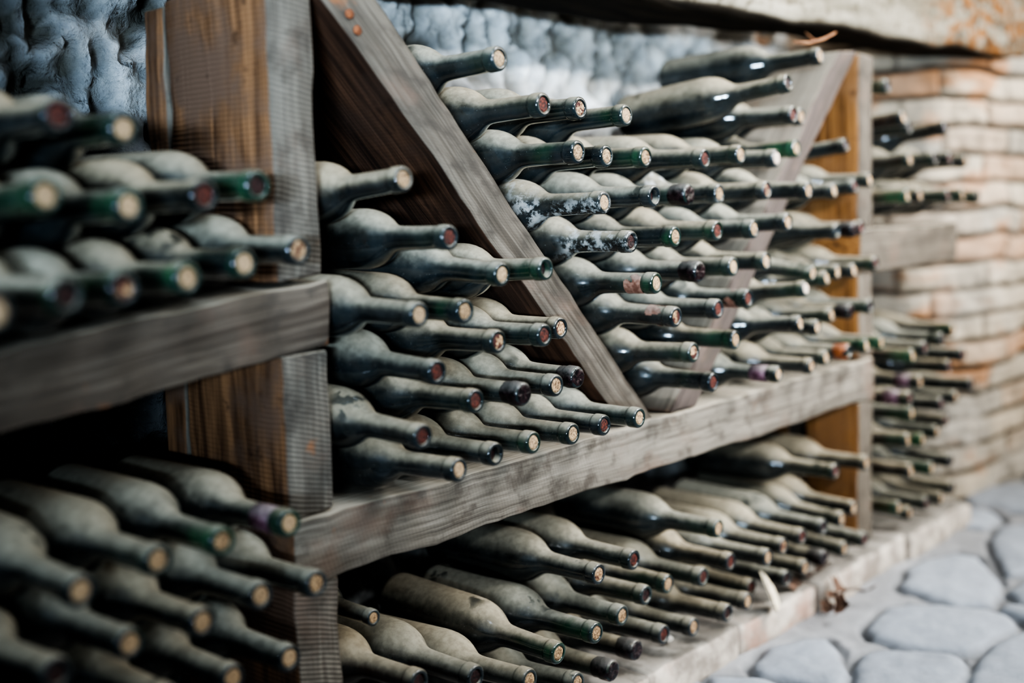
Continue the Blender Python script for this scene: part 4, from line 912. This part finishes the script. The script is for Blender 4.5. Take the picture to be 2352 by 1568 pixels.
# ------------------------------------------------------------------ camera
cam = bpy.data.cameras.new('camera'); co = bpy.data.objects.new('camera', cam); COL.objects.link(co)
A = [[0.66434071,-0.74679132,-0.03088923],[-0.10524209,-0.05254725,-0.99305734],[0.73998346,0.66297927,-0.11350316]]
R = Matrix(((A[0][0], -A[1][0], -A[2][0]), (A[0][1], -A[1][1], -A[2][1]), (A[0][2], -A[1][2], -A[2][2])))
co.matrix_world = Matrix.Translation((0, -.97134, ZF)) @ R.to_4x4()
cam.sensor_width = 36; cam.lens = 2700 / 2352 * 36
cam.clip_start = .02
cam.dof.use_dof = True; cam.dof.focus_distance = 1.46; cam.dof.aperture_fstop = 1.45; cam.dof.aperture_blades = 9
SC.camera = co

# ------------------------------------------------------------------ light
w = bpy.data.worlds.new('overcast_sky'); SC.world = w; w.use_nodes = True
nt = w.node_tree; bg = nt.nodes['Background']
def wn(t): return nt.nodes.new(t)
tc = wn('ShaderNodeTexCoord'); sp = wn('ShaderNodeSeparateXYZ'); nt.links.new(tc.outputs['Generated'], sp.inputs[0])
mr = wn('ShaderNodeMapRange'); nt.links.new(sp.outputs[0], mr.inputs[0]); mr.inputs[1].default_value = -.7; mr.inputs[2].default_value = .8
mx = wn('ShaderNodeMix'); mx.data_type = 'RGBA'; nt.links.new(mr.outputs[0], mx.inputs[0])
mx.inputs[6].default_value = (.30, .43, .56, 1); mx.inputs[7].default_value = (1.0, .93, .80, 1)
rz = wn('ShaderNodeValToRGB'); nt.links.new(sp.outputs[2], rz.inputs[0])
e = rz.color_ramp.elements
e[0].position = 0.; e[0].color = (.07, .07, .07, 1); e[1].position = 1.; e[1].color = (1, 1, 1, 1)
q = e.new(.06); q.color = (.30, .30, .30, 1); q = e.new(.45); q.color = (.75, .75, .75, 1)
mm = wn('ShaderNodeMix'); mm.data_type = 'RGBA'; mm.blend_type = 'MULTIPLY'; mm.inputs[0].default_value = 1.
nt.links.new(mx.outputs[2], mm.inputs[6]); nt.links.new(rz.outputs[0], mm.inputs[7])
nt.links.new(mm.outputs[2], bg.inputs[0]); bg.inputs[1].default_value = 1.0
def area(name, loc, target, size, power, color, sy=None):
    l = bpy.data.lights.new(name, 'AREA'); l.energy = power; l.color = color; l.size = size
    if sy: l.shape = 'RECTANGLE'; l.size_y = sy
    o = bpy.data.objects.new(name, l); COL.objects.link(o); o.location = loc
    o.rotation_euler = (Vector(target) - Vector(loc)).to_track_quat('-Z', 'Y').to_euler()
    return o
s = area('overhead_window_light', (3.0, -1.5, 2.25), (2.0, 0, .62), 1.5, 12.5, (.97, .985, 1.0), 1.1)
s.data.spread = math.radians(42)
s = area('overhead_skylight', (.35, -1.15, 2.30), (.75, 0, .62), .7, 2.4, (.66, .82, 1.0), .45)
s.data.spread = math.radians(54)
s = area('right_fill_light', (4.0, -1.9, 1.55), (2.8, .1, .7), 1.3, 10.0, (1.0, .93, .83))  # added warm fill from the right for the brick wall
s.data.spread = math.radians(66)
s = area('side_fill_light', (-1.15, -1.75, .76), (1.6, .36, 1.02), .5, 5.2, (.62, .81, 1.0), .10)  # added low fill, stands in for floor bounce onto the back wall
s.data.spread = math.radians(34)
for (lx, lw) in ((1.75, 1.6), (2.05, 1.1)):
    s = area('pane_light', (lx, -2.4, 1.60), (1.7, 0, .78), .09, lw, (.95, .96, 1.0))
    s.data.spread = math.radians(56)
s = area('small_window_light', (1.1, -2.4, 1.62), (1.7, 0, .80), .14, 6, (.88, .94, 1.0))
s.data.spread = math.radians(44)
SC.view_settings.view_transform = 'AgX'
SC.view_settings.look = 'AgX - Very High Contrast'
SC.view_settings.exposure = -0.02
